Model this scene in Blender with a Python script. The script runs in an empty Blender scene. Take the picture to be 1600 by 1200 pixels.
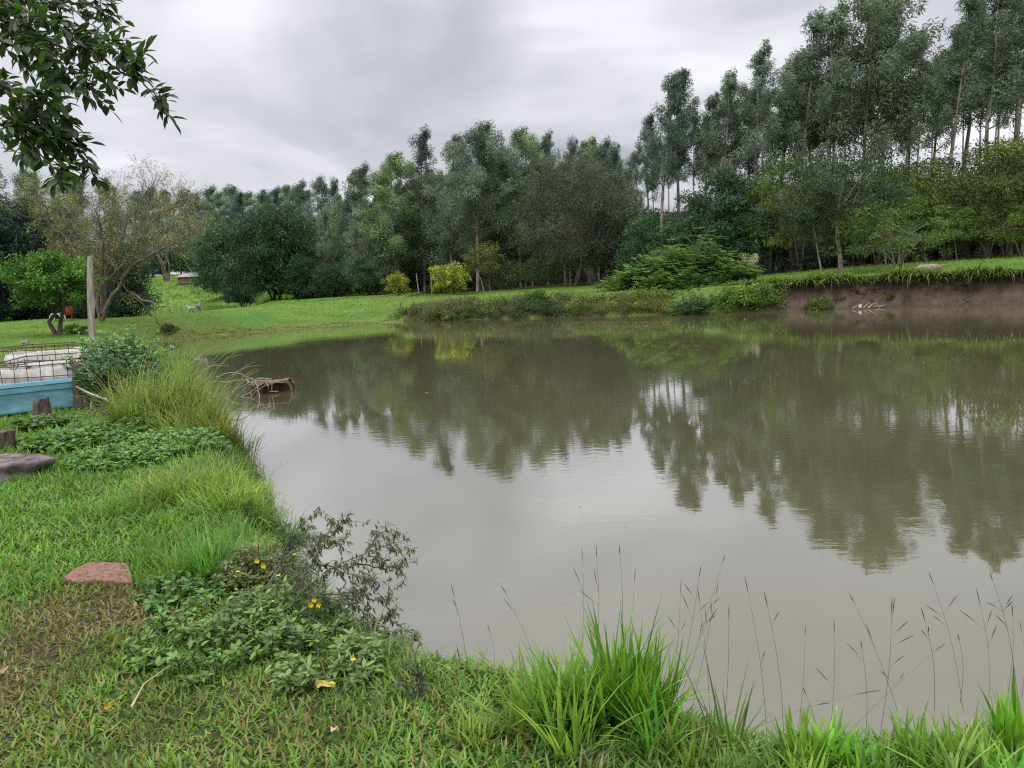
import bpy, math, numpy as np
from mathutils import Matrix, Vector
R = math.radians
sc = bpy.context.scene
C = sc.collection
# ---------------------------------------------------------------- camera
CAMZ = 2.2
PITCH, ROLL = R(8.0), R(3.4)
FOC = 1210.0                      # focal length in pixels of the 1600 px wide photograph
_F = np.array([0, math.cos(PITCH), -math.sin(PITCH)])
_R0 = np.array([1.0, 0, 0]); _U0 = np.array([0, math.sin(PITCH), math.cos(PITCH)])
_RT = math.cos(ROLL) * _R0 - math.sin(ROLL) * _U0
_UP = math.cos(ROLL) * _U0 + math.sin(ROLL) * _R0
cam_d = bpy.data.cameras.new('camera'); cam = bpy.data.objects.new('camera', cam_d); C.objects.link(cam)
cam_d.sensor_width = 36.0; cam_d.lens = 36.0 * FOC / 1600.0; cam_d.clip_end = 3000; cam_d.clip_start = 0.05
m = Matrix.Identity(4)
for i in range(3):
    m[i][0] = _RT[i]; m[i][1] = _UP[i]; m[i][2] = -_F[i]
m[2][3] = CAMZ
cam.matrix_world = m
sc.camera = cam
# ---------------------------------------------------------------- render / exposure
sc.view_settings.view_transform = 'Standard'; sc.view_settings.look = 'None'
sc.view_settings.exposure = 0.0; sc.view_settings.gamma = 1.0
sc.cycles.max_bounces = 6; sc.cycles.diffuse_bounces = 3; sc.cycles.glossy_bounces = 3
sc.cycles.transmission_bounces = 3; sc.cycles.transparent_max_bounces = 8
sc.cycles.caustics_reflective = False; sc.cycles.caustics_refractive = False
sc.cycles.use_denoising = False
sc.cycles.filter_width = 1.2
# ---------------------------------------------------------------- world: overcast sky
SUN_EL, SUN_AZ = R(52), R(150)     # the sun is veiled, high and behind the photographer's left
def pxdir(px, py):
    d = _F * FOC + _RT * (px - 800) - _UP * (py - 600)
    return d / np.linalg.norm(d)
W = bpy.data.worlds.new('World'); sc.world = W; W.use_nodes = True
nt = W.node_tree; nt.nodes.clear()
def N(nt, t, **k):
    n = nt.nodes.new(t)
    for a, b in k.items(): setattr(n, a, b)
    return n
def math_n(nt, op, a, b=None, clamp=False):
    n = N(nt, 'ShaderNodeMath', operation=op); n.use_clamp = clamp
    for i, v in enumerate((a, b)):
        if v is None: continue
        if isinstance(v, (int, float)): n.inputs[i].default_value = v
        else: nt.links.new(v, n.inputs[i])
    return n.outputs[0]
def ramp(nt, fac, stops, interp='LINEAR'):
    n = N(nt, 'ShaderNodeValToRGB'); e = n.color_ramp.elements; n.color_ramp.interpolation = interp
    while len(e) < len(stops): e.new(0.5)
    for el, (p, c) in zip(e, stops):
        el.position = p; el.color = (*c, 1) if len(c) == 3 else c
    nt.links.new(fac, n.inputs[0]); return n.outputs[0]
tc = N(nt, 'ShaderNodeTexCoord')
sep = N(nt, 'ShaderNodeSeparateXYZ'); nt.links.new(tc.outputs['Generated'], sep.inputs[0])
zc = math_n(nt, 'MAXIMUM', sep.outputs[2], 0.0)
den = math_n(nt, 'ADD', zc, 0.14)
cx = math_n(nt, 'DIVIDE', sep.outputs[0], den); cy = math_n(nt, 'DIVIDE', sep.outputs[1], den)
comb = N(nt, 'ShaderNodeCombineXYZ'); nt.links.new(cx, comb.inputs[0]); nt.links.new(cy, comb.inputs[1])
comb.inputs[2].default_value = 3.7
no = N(nt, 'ShaderNodeTexNoise'); no.inputs['Scale'].default_value = 0.75; no.inputs['Detail'].default_value = 4; no.inputs['Roughness'].default_value = 0.5
no.inputs['Distortion'].default_value = 0.35
nt.links.new(comb.outputs[0], no.inputs['Vector'])
cloud = ramp(nt, no.outputs['Fac'], [(0.34, (0.40, 0.410, 0.460)), (0.45, (0.54, 0.545, 0.60)), (0.54, (0.65, 0.65, 0.71)), (0.64, (0.80, 0.795, 0.845))], 'EASE')
def patch(px, py, sharp, amt, prev):
    d = pxdir(px, py)
    vn = N(nt, 'ShaderNodeVectorMath', operation='DOT_PRODUCT'); nt.links.new(tc.outputs['Generated'], vn.inputs[0]); vn.inputs[1].default_value = tuple(d)
    n2 = N(nt, 'ShaderNodeTexNoise'); n2.inputs['Scale'].default_value = 5; n2.inputs['Detail'].default_value = 4
    nt.links.new(tc.outputs['Generated'], n2.inputs['Vector'])
    w = math_n(nt, 'MULTIPLY_ADD', n2.outputs['Fac'], sharp * 1.1); w.node.inputs[2].default_value = 0
    e = math_n(nt, 'SUBTRACT', 1.0, vn.outputs['Value'])
    e = math_n(nt, 'DIVIDE', e, sharp)
    e = math_n(nt, 'ADD', e, math_n(nt, 'MULTIPLY', math_n(nt, 'SUBTRACT', n2.outputs['Fac'], 0.5), 2.2))
    e = math_n(nt, 'SUBTRACT', 1.0, e, True)
    e = math_n(nt, 'MULTIPLY', e, amt)
    mx = N(nt, 'ShaderNodeMix', data_type='RGBA'); nt.links.new(e, mx.inputs['Factor']); nt.links.new(prev, mx.inputs[6])
    mx.inputs[7].default_value = (0.31, 0.325, 0.365, 1)
    return mx.outputs[2]
cloud = patch(640, 80, 0.011, 0.60, cloud)
cloud = patch(500, 115, 0.004, 0.30, cloud)
cloud = patch(340, 210, 0.004, 0.22, cloud)
# an overcast sky is about three times brighter overhead than at the horizon
zf = math_n(nt, 'SMOOTH_MIN', zc, 1.0); 
z2 = N(nt, 'ShaderNodeMapRange', interpolation_type='SMOOTHSTEP'); nt.links.new(zc, z2.inputs[0])
z2.inputs[1].default_value = 0.42; z2.inputs[2].default_value = 0.95; z2.inputs[3].default_value = 1.0; z2.inputs[4].default_value = 4.2
vm = N(nt, 'ShaderNodeVectorMath', operation='SCALE'); nt.links.new(cloud, vm.inputs[0]); nt.links.new(z2.outputs[0], vm.inputs['Scale'])
sky = N(nt, 'ShaderNodeTexSky', sky_type='NISHITA'); sky.sun_disc = False; sky.sun_elevation = SUN_EL; sky.sun_rotation = SUN_AZ
b1 = N(nt, 'ShaderNodeBackground'); nt.links.new(sky.outputs[0], b1.inputs[0]); b1.inputs[1].default_value = 0.06
b2 = N(nt, 'ShaderNodeBackground'); nt.links.new(vm.outputs[0], b2.inputs[0]); b2.inputs[1].default_value = 1.27
mixs = N(nt, 'ShaderNodeMixShader'); mixs.inputs[0].default_value = 0.92
nt.links.new(b1.outputs[0], mixs.inputs[1]); nt.links.new(b2.outputs[0], mixs.inputs[2])
wo = N(nt, 'ShaderNodeOutputWorld'); nt.links.new(mixs.outputs[0], wo.inputs[0])
# ---------------------------------------------------------------- sun behind the cloud
sd = bpy.data.lights.new('sun', 'SUN'); sd.energy = 1.5; sd.angle = R(25); sd.color = (1.0, 0.96, 0.90)
so = bpy.data.objects.new('sun', sd); C.objects.link(so)
sdir = Vector((math.cos(SUN_EL) * math.sin(SUN_AZ) * -1, math.cos(SUN_EL) * math.cos(SUN_AZ), math.sin(SUN_EL)))
so.rotation_euler = sdir.to_track_quat('Z', 'Y').to_euler()
sky.sun_rotation = math.atan2(sdir.x, sdir.y)
# ================================================================= helpers
def ray(px, py):
    return pxdir(px, py)
def at_z(px, py, z=0.0):
    d = pxdir(px, py); t = (z - CAMZ) / d[2]; return np.array([d[0] * t, d[1] * t, z])
def at(px, py, Y):
    d = pxdir(px, py); t = Y / d[1]; return np.array([d[0] * t, Y, CAMZ + d[2] * t])
def project(P):
    v = P - np.array([0, 0, CAMZ]); zz = v @ _F; zz = np.where(zz < 1e-3, 1e-3, zz)
    return 800 + FOC * (v @ _RT) / zz, 600 - FOC * (v @ _UP) / zz, v @ _F
def smooth(t):
    t = np.clip(t, 0, 1); return t * t * (3 - 2 * t)
def tag(o, label=None, cat=None, group=None, kind=None):
    if label: o['label'] = label
    if cat: o['category'] = cat
    if group: o['group'] = group
    if kind: o['kind'] = kind
    return o
def empty(name, loc, rz=0, label=None, cat=None, group=None):
    o = bpy.data.objects.new(name, None); C.objects.link(o); o.location = tuple(loc); o.rotation_euler = (0, 0, rz); o.empty_display_size = 0.2
    return tag(o, label, cat, group)
class MB:
    """collects vertices and faces (numpy) of one mesh"""
    def __init__(s): s.V = []; s.F = []; s.K = []; s.n = 0; s.sm = []
    def add(s, V, F, col=None, smooth_=False):
        V = np.asarray(V, float).reshape(-1, 3); F = np.asarray(F, int)
        s.V.append(V); s.F.append(F + s.n); s.n += len(V)
        c = np.ones((len(F), 3)) if col is None else np.broadcast_to(np.asarray(col, float), (len(F), 3))
        s.K.append(c); s.sm.append(np.full(len(F), smooth_))
    def build(s, name, mat, parent=None, objcol=None):
        V = np.concatenate(s.V); me = bpy.data.meshes.new(name)
        me.vertices.add(len(V)); me.vertices.foreach_set('co', V.astype(np.float32).ravel())
        li = np.concatenate([f.ravel() for f in s.F]); sz = np.concatenate([np.full(len(f), f.shape[1]) for f in s.F])
        st = np.concatenate([[0], np.cumsum(sz)[:-1]])
        me.loops.add(len(li)); me.loops.foreach_set('vertex_index', li.astype(np.int32))
        me.polygons.add(len(sz)); me.polygons.foreach_set('loop_start', st.astype(np.int32)); 
        try: me.polygons.foreach_set('loop_total', sz.astype(np.int32))
        except Exception: pass
        me.polygons.foreach_set('use_smooth', np.concatenate(s.sm))
        a = me.attributes.new('col', 'FLOAT_COLOR', 'FACE'); K = np.concatenate(s.K)
        a.data.foreach_set('color', np.concatenate([K, np.ones((len(K), 1))], 1).astype(np.float32).ravel())
        me.update(calc_edges=True); me.validate()
        me.materials.append(mat)
        o = bpy.data.objects.new(name, me); C.objects.link(o)
        if parent is not None: o.parent = parent
        if objcol: o.color = (*objcol, 1)
        return o
def tube(mb, P, rad, sides=6, col=None, cap=True):
    P = np.asarray(P, float); n = len(P); rad = np.broadcast_to(np.asarray(rad, float), (n,))
    T = np.gradient(P, axis=0); T /= np.linalg.norm(T, axis=1)[:, None] + 1e-9
    ref = np.where(np.abs(T[:, 2:3]) > 0.9, np.array([[1.0, 0, 0]]), np.array([[0, 0, 1.0]]))
    A = np.cross(T, ref); A /= np.linalg.norm(A, axis=1)[:, None] + 1e-9
    for i in range(1, n):
        if A[i] @ A[i - 1] < 0: A[i] *= -1
    B = np.cross(T, A)
    th = np.arange(sides) * 2 * math.pi / sides
    V = P[:, None, :] + rad[:, None, None] * (np.cos(th)[None, :, None] * A[:, None, :] + np.sin(th)[None, :, None] * B[:, None, :])
    F = []
    for i in range(n - 1):
        for j in range(sides):
            k = (j + 1) % sides; F.append((i * sides + j, i * sides + k, (i + 1) * sides + k, (i + 1) * sides + j))
    mb.add(V.reshape(-1, 3), F, col, True)
    if cap:
        V = V.reshape(-1, 3)
        mb.add(np.vstack([V[-sides:], P[-1]]), [(j, (j + 1) % sides, sides) for j in range(sides)], col)
        mb.add(np.vstack([V[:sides], P[0]]), [((j + 1) % sides, j, sides) for j in range(sides)], col)
def tubes_fast(mb, A, B, ra, rb, sides=3, col=None):
    """many straight tapered twigs at once"""
    A = np.asarray(A, float); B = np.asarray(B, float); n = len(A)
    if n == 0: return
    ra = np.broadcast_to(ra, (n,)); rb = np.broadcast_to(rb, (n,))
    T = B - A; T /= np.linalg.norm(T, axis=1)[:, None] + 1e-9
    ref = np.where(np.abs(T[:, 2:3]) > 0.9, np.array([[1.0, 0, 0]]), np.array([[0, 0, 1.0]]))
    U = np.cross(T, ref); U /= np.linalg.norm(U, axis=1)[:, None] + 1e-9; W_ = np.cross(T, U)
    th = np.arange(sides) * 2 * math.pi / sides
    ring = np.cos(th)[None, :, None] * U[:, None, :] + np.sin(th)[None, :, None] * W_[:, None, :]
    V = np.concatenate([A[:, None] + ra[:, None, None] * ring, B[:, None] + rb[:, None, None] * ring], 1)
    base = np.arange(n)[:, None] * 2 * sides; j = np.arange(sides); k = (j + 1) % sides
    F = np.stack([base + j, base + k, base + sides + k, base + sides + j], -1).reshape(-1, 4)
    c = None if col is None else (np.asarray(col) if np.ndim(col) == 1 else np.repeat(col, sides, 0))
    mb.add(V.reshape(-1, 3), F, c, True)
def box(mb, c, s, col=None, rot=None):
    x, y, z = np.asarray(s, float) / 2
    V = np.array([(-x, -y, -z), (x, -y, -z), (x, y, -z), (-x, y, -z), (-x, -y, z), (x, -y, z), (x, y, z), (-x, y, z)])
    if rot is not None: V = V @ np.array(rot).T
    mb.add(V + np.asarray(c, float), [(0, 3, 2, 1), (4, 5, 6, 7), (0, 1, 5, 4), (1, 2, 6, 5), (2, 3, 7, 6), (3, 0, 4, 7)], col)
def unit(v): return v / (np.linalg.norm(v, axis=-1, keepdims=True) + 1e-9)
def leaves(mb, base, d, L, Wd, col, rng, roll=None):
    """kite shaped leaves: base (n,3), direction (n,3)"""
    n = len(base); d = unit(d)
    r = rng.normal(size=(n, 3)) if roll is None else roll
    s = unit(np.cross(d, r)); L = np.broadcast_to(L, (n,))[:, None]; Wd = np.broadcast_to(Wd, (n,))[:, None]
    nrm = np.cross(s, d)
    V = np.stack([base, base + d * L * 0.42 + s * Wd / 2 , base + d * L + nrm * L * -0.08, base + d * L * 0.42 - s * Wd / 2], 1)
    F = np.arange(n * 4).reshape(n, 4); mb.add(V.reshape(-1, 3), F, col)
def blades(mb, base, hd, L, Wd, lean, curve, col, seg=3, twist=None, rng=None):
    """curved grass blades. hd heading angle, lean start tilt (rad), curve added tilt to the tip (rad)"""
    n = len(base); L = np.broadcast_to(L, (n,)); Wd = np.broadcast_to(Wd, (n,)); lean = np.broadcast_to(lean, (n,)); curve = np.broadcast_to(curve, (n,))
    h = np.stack([np.cos(hd), np.sin(hd), np.zeros(n)], 1)
    tw = hd + math.pi / 2 if twist is None else twist
    s = np.stack([np.cos(tw), np.sin(tw), np.zeros(n)], 1)
    P = base.copy(); rows = []; up = np.array([0, 0, 1.0])
    prof = {3: [0.75, 1.0, 0.6], 2: [0.9, 0.75], 4: [0.6, 1.0, 0.85, 0.45], 5: [0.6, 0.95, 1, 0.75, 0.4]}[seg]
    for i in range(seg):
        w = (Wd * prof[i] / 2)[:, None]
        rows.append(P - s * w); rows.append(P + s * w)
        a = lean + curve * (i + 0.5) / seg
        P = P + (L / seg)[:, None] * (np.sin(a)[:, None] * h + np.cos(a)[:, None] * up)
    rows.append(P)
    V = np.stack(rows, 1); k = 2 * seg + 1
    b = np.arange(n)[:, None] * k
    col = np.broadcast_to(col, (n, 3))
    vs = mb.n
    Fq = np.concatenate([b + np.array([2 * i, 2 * i + 1, 2 * i + 3, 2 * i + 2]) for i in range(seg - 1)], 0)
    mb.add(V.reshape(-1, 3), Fq, np.tile(col, (seg - 1, 1)), True)
    mb.F.append(b + np.array([2 * seg - 2, 2 * seg - 1, 2 * seg]) + vs); mb.K.append(col); mb.sm.append(np.full(n, True))
    return P
def copy_tree(o, parent=None):
    c = o.copy(); C.objects.link(c); c.parent = parent
    for ch in [x for x in KIDS.get(o.get('proto', ''), [])]:
        d = copy_tree(ch, c)
    return c
KIDS = {}
def reg(root, *ch): KIDS[root.name] = list(ch); root['proto'] = root.name; return root
# ----------------------------------------------------------------- materials
def newmat(name):
    m_ = bpy.data.materials.new(name); m_.use_nodes = True; t = m_.node_tree; t.nodes.clear()
    return m_, t
def foliage_mat(name, rough=0.5, trans=0.3, spec=0.3, var=0.25, nscale=0.5, gain=1.0):
    m_, t = newmat(name)
    at_ = N(t, 'ShaderNodeAttribute', attribute_name='col'); oi = N(t, 'ShaderNodeObjectInfo')
    mul = N(t, 'ShaderNodeVectorMath', operation='MULTIPLY'); t.links.new(at_.outputs['Color'], mul.inputs[0]); t.links.new(oi.outputs['Color'], mul.inputs[1])
    g = N(t, 'ShaderNodeNewGeometry'); nz = N(t, 'ShaderNodeTexNoise'); nz.inputs['Scale'].default_value = nscale; nz.inputs['Detail'].default_value = 3
    t.links.new(g.outputs['Position'], nz.inputs['Vector'])
    mr = N(t, 'ShaderNodeMapRange'); t.links.new(nz.outputs['Fac'], mr.inputs[0]); mr.inputs[1].default_value = 0.3; mr.inputs[2].default_value = 0.7
    mr.inputs[3].default_value = (1 - var) * gain; mr.inputs[4].default_value = (1 + var) * gain
    sc_ = N(t, 'ShaderNodeVectorMath', operation='SCALE'); t.links.new(mul.outputs[0], sc_.inputs[0]); t.links.new(mr.outputs[0], sc_.inputs['Scale'])
    p = N(t, 'ShaderNodeBsdfPrincipled'); t.links.new(sc_.outputs[0], p.inputs['Base Color']); p.inputs['Roughness'].default_value = rough
    p.inputs['Specular IOR Level'].default_value = spec
    tr = N(t, 'ShaderNodeBsdfTranslucent'); sc2 = N(t, 'ShaderNodeVectorMath', operation='MULTIPLY'); t.links.new(sc_.outputs[0], sc2.inputs[0]); sc2.inputs[1].default_value = (1.25, 1.5, 0.6)
    t.links.new(sc2.outputs[0], tr.inputs['Color'])
    mx = N(t, 'ShaderNodeMixShader'); mx.inputs[0].default_value = trans; t.links.new(p.outputs[0], mx.inputs[1]); t.links.new(tr.outputs[0], mx.inputs[2])
    o = N(t, 'ShaderNodeOutputMaterial'); t.links.new(mx.outputs[0], o.inputs[0]); return m_
def rough_mat(name, c1, c2, scale=8, rough=0.85, bump=0.4, stretch=(1, 1, 1), spec=0.2, c3=None, metal=0.0, usecol=False, detail=6):
    m_, t = newmat(name)
    tcn = N(t, 'ShaderNodeTexCoord'); mp = N(t, 'ShaderNodeMapping'); mp.inputs['Scale'].default_value = stretch
    t.links.new(tcn.outputs['Object'], mp.inputs['Vector'])
    nz = N(t, 'ShaderNodeTexNoise'); nz.inputs['Scale'].default_value = scale; nz.inputs['Detail'].default_value = detail; nz.inputs['Roughness'].default_value = 0.65
    t.links.new(mp.outputs[0], nz.inputs['Vector'])
    stops = [(0.35, c1), (0.62, c2)] + ([(0.72, c3)] if c3 else [])
    col = ramp(t, nz.outputs['Fac'], stops)
    p = N(t, 'ShaderNodeBsdfPrincipled')
    if usecol:
        at_ = N(t, 'ShaderNodeAttribute', attribute_name='col'); mul = N(t, 'ShaderNodeVectorMath', operation='MULTIPLY')
        t.links.new(at_.outputs['Color'], mul.inputs[0]); t.links.new(col, mul.inputs[1]); col = mul.outputs[0]
    t.links.new(col, p.inputs['Base Color'])
    p.inputs['Roughness'].default_value = rough; p.inputs['Specular IOR Level'].default_value = spec; p.inputs['Metallic'].default_value = metal
    bp = N(t, 'ShaderNodeBump'); bp.inputs['Strength'].default_value = bump; bp.inputs['Distance'].default_value = 0.02
    t.links.new(nz.outputs['Fac'], bp.inputs['Height']); t.links.new(bp.outputs[0], p.inputs['Normal'])
    o = N(t, 'ShaderNodeOutputMaterial'); t.links.new(p.outputs[0], o.inputs[0]); return m_
M_leaf = foliage_mat('foliage', 0.5, 0.28, gain=1.22)
M_near = foliage_mat('near_leaf', 0.42, 0.35, 0.35, 0.12, 3)
M_grass = foliage_mat('grass_blade', 0.5, 0.35, 0.2, 0.25, 1.5, gain=1.14)
M_bark = rough_mat('pale_bark', (0.16, 0.13, 0.10), (0.36, 0.32, 0.27), 3, stretch=(2, 2, 0.6))
M_dbark = rough_mat('dark_bark', (0.05, 0.04, 0.032), (0.14, 0.115, 0.09), 6, stretch=(2, 2, 0.6))
M_twig = rough_mat('twig', (0.095, 0.075, 0.058), (0.20, 0.165, 0.13), 6)
M_wood = rough_mat('weathered_wood', (0.20, 0.17, 0.135), (0.44, 0.40, 0.34), 10, stretch=(4, 4, 0.35), bump=0.8)
M_stump = rough_mat('rotten_wood', (0.03, 0.024, 0.018), (0.16, 0.12, 0.09), 9, stretch=(3, 3, 0.5), bump=1.0)
M_root = rough_mat('dry_root', (0.20, 0.17, 0.13), (0.42, 0.37, 0.30), 12)
M_rock = rough_mat('rock', (0.055, 0.045, 0.042), (0.19, 0.16, 0.15), 7, bump=1.0, c3=(0.30, 0.27, 0.25))
M_rust = rough_mat('rusty_steel', (0.06, 0.038, 0.03), (0.15, 0.10, 0.08), 14, rough=0.7, c3=(0.28, 0.24, 0.22))
M_rusted = rough_mat('red_rust_sheet', (0.11, 0.06, 0.045), (0.22, 0.12, 0.095), 10, rough=0.8)
M_plastic = rough_mat('dirty_white_plastic', (0.48, 0.45, 0.41), (0.72, 0.70, 0.66), 3.5, rough=0.5, bump=0.15, c3=(0.80, 0.78, 0.75))
M_tub = rough_mat('faded_blue_plastic', (0.11, 0.25, 0.31), (0.19, 0.41, 0.50), 4.5, rough=0.45, bump=0.08, c3=(0.34, 0.50, 0.53), stretch=(0.6, 1, 1.5))
M_clay = rough_mat('terracotta', (0.15, 0.075, 0.055), (0.33, 0.19, 0.145), 42, rough=0.9, bump=1.0, detail=8)
M_white = rough_mat('white_paint', (0.38, 0.38, 0.36), (0.58, 0.58, 0.56), 5, bump=0.1)
M_red = rough_mat('red_paint', (0.20, 0.03, 0.025), (0.28, 0.05, 0.04), 5, bump=0.1)
M_tin = rough_mat('corrugated_tin', (0.20, 0.18, 0.175), (0.38, 0.36, 0.35), 3, rough=0.6)
M_brick = rough_mat('old_plank_wall', (0.11, 0.065, 0.05), (0.22, 0.13, 0.105), 3)
M_furw = rough_mat('pale_fur', (0.28, 0.25, 0.22), (0.44, 0.41, 0.36), 12)
M_furg = rough_mat('grey_fur', (0.14, 0.13, 0.12), (0.28, 0.26, 0.24), 12)
M_feather = rough_mat('dark_feather', (0.03, 0.03, 0.03), (0.09, 0.08, 0.07), 12)
M_flower = rough_mat('yellow_petal', (0.48, 0.36, 0.02), (0.62, 0.50, 0.04), 20, bump=0.1)
M_dleaf = foliage_mat('dry_leaf', 0.6, 0.2, 0.2, 0.1, 10)
# ================================================================= terrain
def PW(px, py): p = at_z(px, py); return (p[0], p[1])
shore = []   # (x, y, top height, slope width)
def sw(x, y, H, W_): shore.append((x, y, H, W_))
def sp(px, py, H, W_): shore.append((*PW(px, py), H, W_))
sw(40, 6, .6, 1.5); sw(20, 2.6, .5, .7); sw(6, 2.6, .46, .5); sp(1800, 1165, .46, .5); sp(1600, 1170, .46, .5); sp(1500, 1190, .46, .5); sp(1350, 1215, .46, .5)
sp(1200, 1215, .46, .5); sp(1060, 1165, .46, .5); sp(900, 1125, .46, .5); sp(720, 1088, .46, .5); sp(650, 1050, .46, .5); sp(570, 1000, .46, .5); sp(500, 930, .46, .5); sp(450, 860, .46, .5)
sp(430, 800, .46, .5); sp(412, 745, .48, .6); sp(385, 705, .5, .6); sp(350, 672, .5, .6); sp(338, 640, .5, .6); sp(322, 600, .5, .8)
sp(300, 570, .55, 1.0); sp(272, 549, .7, 1.6); sp(225, 538, .85, 2.2); sp(255, 531, 1.05, 2.2); sp(330, 525, 1.12, 2.6); sp(400, 519, 1.2, 4.5); sp(540, 508, 1.25, 10.0)
sp(620, 504, 1.25, 7.0); sp(660, 501, 1.1, 2.5); sp(760, 499, 1.05, 2.2); sp(900, 495, 1.05, 2.2); sp(1000, 492.5, 1.05, 2.4); sp(1130, 488, 1.1, 1.6)
sp(1235, 485, 1.12, .9); sp(1300, 482.5, 1.15, .55); sp(1400, 480, 1.18, .5); sp(1500, 478.5, 1.2, .45); sp(1600, 477, 1.2, .6); sp(1750, 470, 1.2, .8)
sw(34, 27, 1.2, 1.0); sw(44, 20, 1.0, 1.2)
S = np.array(shore)
def sdist(P, Q):
    """signed distance of points P (n,2) to closed polygon Q (m,2): negative inside; index and param of nearest segment"""
    A = Q; B = np.roll(Q, -1, 0); best = np.full(len(P), 1e9); bi = np.zeros(len(P), int); bt = np.zeros(len(P)); ins = np.zeros(len(P), bool)
    for i in range(len(Q)):
        a, b = A[i], B[i]; ab = b - a; t = np.clip(((P - a) @ ab) / (ab @ ab + 1e-12), 0, 1)
        d = np.linalg.norm(P - (a + t[:, None] * ab), axis=1); w = d < best
        best[w] = d[w]; bi[w] = i; bt[w] = t[w]
        c = ((a[1] > P[:, 1]) != (b[1] > P[:, 1]))
        with np.errstate(divide='ignore', invalid='ignore'):
            xx = (b[0] - a[0]) * (P[:, 1] - a[1]) / (b[1] - a[1] + 1e-12) + a[0]
        ins ^= c & (P[:, 0] < xx)
    return np.where(ins, -best, best), bi, bt
POND2Z = 0.85
poly2 = np.array([at_z(px, py, POND2Z)[:2] for px, py in ((100, 512), (250, 499), (375, 489), (402, 480), (388, 474), (280, 477), (180, 482), (90, 490))])
def vnoise(x, y, s, seed=0):
    r = np.random.RandomState(seed); a = 0
    for k in range(7):
        th = r.rand() * 6.283; f = s * (0.6 + 1.3 * r.rand()); ph = r.rand() * 6.283
        a = a + np.sin((x * math.cos(th) + y * math.sin(th)) * f + ph + 0.8 * np.sin((x * math.sin(th) - y * math.cos(th)) * f * 0.7 + ph * 2))
    return a / 7
def height(x, y):
    x = np.atleast_1d(np.asarray(x, float)); y = np.atleast_1d(np.asarray(y, float)); P = np.stack([x, y], 1)
    s, i, t = sdist(P, S[:, :2]); j = (i + 1) % len(S)
    H = S[i, 2] * (1 - t) + S[j, 2] * t; W_ = S[i, 3] * (1 - t) + S[j, 3] * t
    far = smooth((y - 20) / 15)
    wig = s + far * (0.25 * vnoise(x, y, 2.2, 3) + 0.12 * vnoise(x, y, 6, 4)) + (1 - far) * 0.06 * vnoise(x, y, 9, 5)
    prof = np.where(W_ < 1.0, smooth(wig / W_), np.clip(wig / W_, 0, 1) * 0.55 + 0.45 * smooth(wig / W_))
    cl = (W_ < 1.0)
    h = H * prof
    h = np.where(s > 0, np.maximum(h, 0.02 + 0.05 * np.clip(s, 0, 1)), -0.5 * np.clip(-s / 1.0, 0.08, 1))
    land = smooth(s / 1.5)
    h = h + land * ((0.02 + 0.05 * far) * vnoise(x, y, 1.1, 1) + 0.012 * vnoise(x, y, 5, 2))
    # the ground keeps rising gently behind the far bank
    h = h + np.where(s > 0, far * 0.012 * np.clip(s - 3, 0, 40) * smooth((x + 5) / 10), 0)
    h = h + np.where(s > 0, 0.35 * smooth((y - 10) / 22) * smooth((-6 - x) / 4) * smooth((45 - y) / 8) * smooth(s / 6), 0)
    h = h + np.where(s > 0, 0.25 * smooth((x - 10) / 12) * smooth((y - 30) / 6), 0)
    # slope behind the second pond
    h = h + smooth((x + 20) / 14) * np.clip(y - 70, 0, 50) * 0.17 * smooth((y - 70) / 14)
    s2, _, _ = sdist(P, poly2)
    h = h + smooth((-4 - x) / 8) * smooth((y - 62) / 20) * (0.10 * np.clip(s2, 0, 9) + 0.12 * np.clip(y - 108, 0, 30)) * smooth(s2 / 3)
    h = np.where(s2 < 6, np.minimum(h, POND2Z + 0.06 + 0.25 * np.clip(s2, -3, 10)), h)
    h = np.where((s2 >= 0), np.maximum(h, np.where(s2 < 4, POND2Z + 0.02 + 0.03 * s2, -9)), h)
    return h
def gz(x, y): return float(height([x], [y])[0])
def ground_at(px, py):
    d = pxdir(px, py); ts = np.concatenate([np.arange(1.5, 12, 0.03), np.arange(12, 160, 0.15)]); P = np.array([0, 0, CAMZ]) + ts[:, None] * d
    hh = np.maximum(height(P[:, 0], P[:, 1]), -9); k = np.argmax(P[:, 2] <= hh)
    return P[k] if k > 0 else P[-1]
def axis(segs):
    out = []
    for a, b, st in segs: out.append(np.arange(a, b, st))
    return np.concatenate(out)
gx = axis([(-900, -300, 100), (-300, -80, 20), (-80, -42, 2), (-42, -16, 0.5), (-16, -8, 0.25), (-8, 6, 0.12), (6, 36, 0.2), (36, 60, 1), (60, 120, 6), (120, 900, 60)])
gy = axis([(-60, -4, 6), (-4, 1, 0.5), (1, 8, 0.10), (8, 14, 0.2), (14, 27, 0.5), (27, 37, 0.14), (37, 48, 0.25), (48, 70, 0.8), (70, 165, 1.5), (165, 300, 12), (300, 1800, 100)])
X, Y = np.meshgrid(gx, gy); xf, yf = X.ravel(), Y.ravel()
Z = height(xf, yf)
nx, ny = len(gx), len(gy)
i0 = (np.arange(ny - 1)[:, None] * nx + np.arange(nx - 1)[None, :]).ravel()
F = np.stack([i0, i0 + 1, i0 + nx + 1, i0 + nx], 1)
xc = (xf[F].mean(1)); yc = yf[F].mean(1); zc_ = Z[F].mean(1)
sg, _, _ = sdist(np.stack([xc, yc], 1), S[:, :2])
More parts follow.
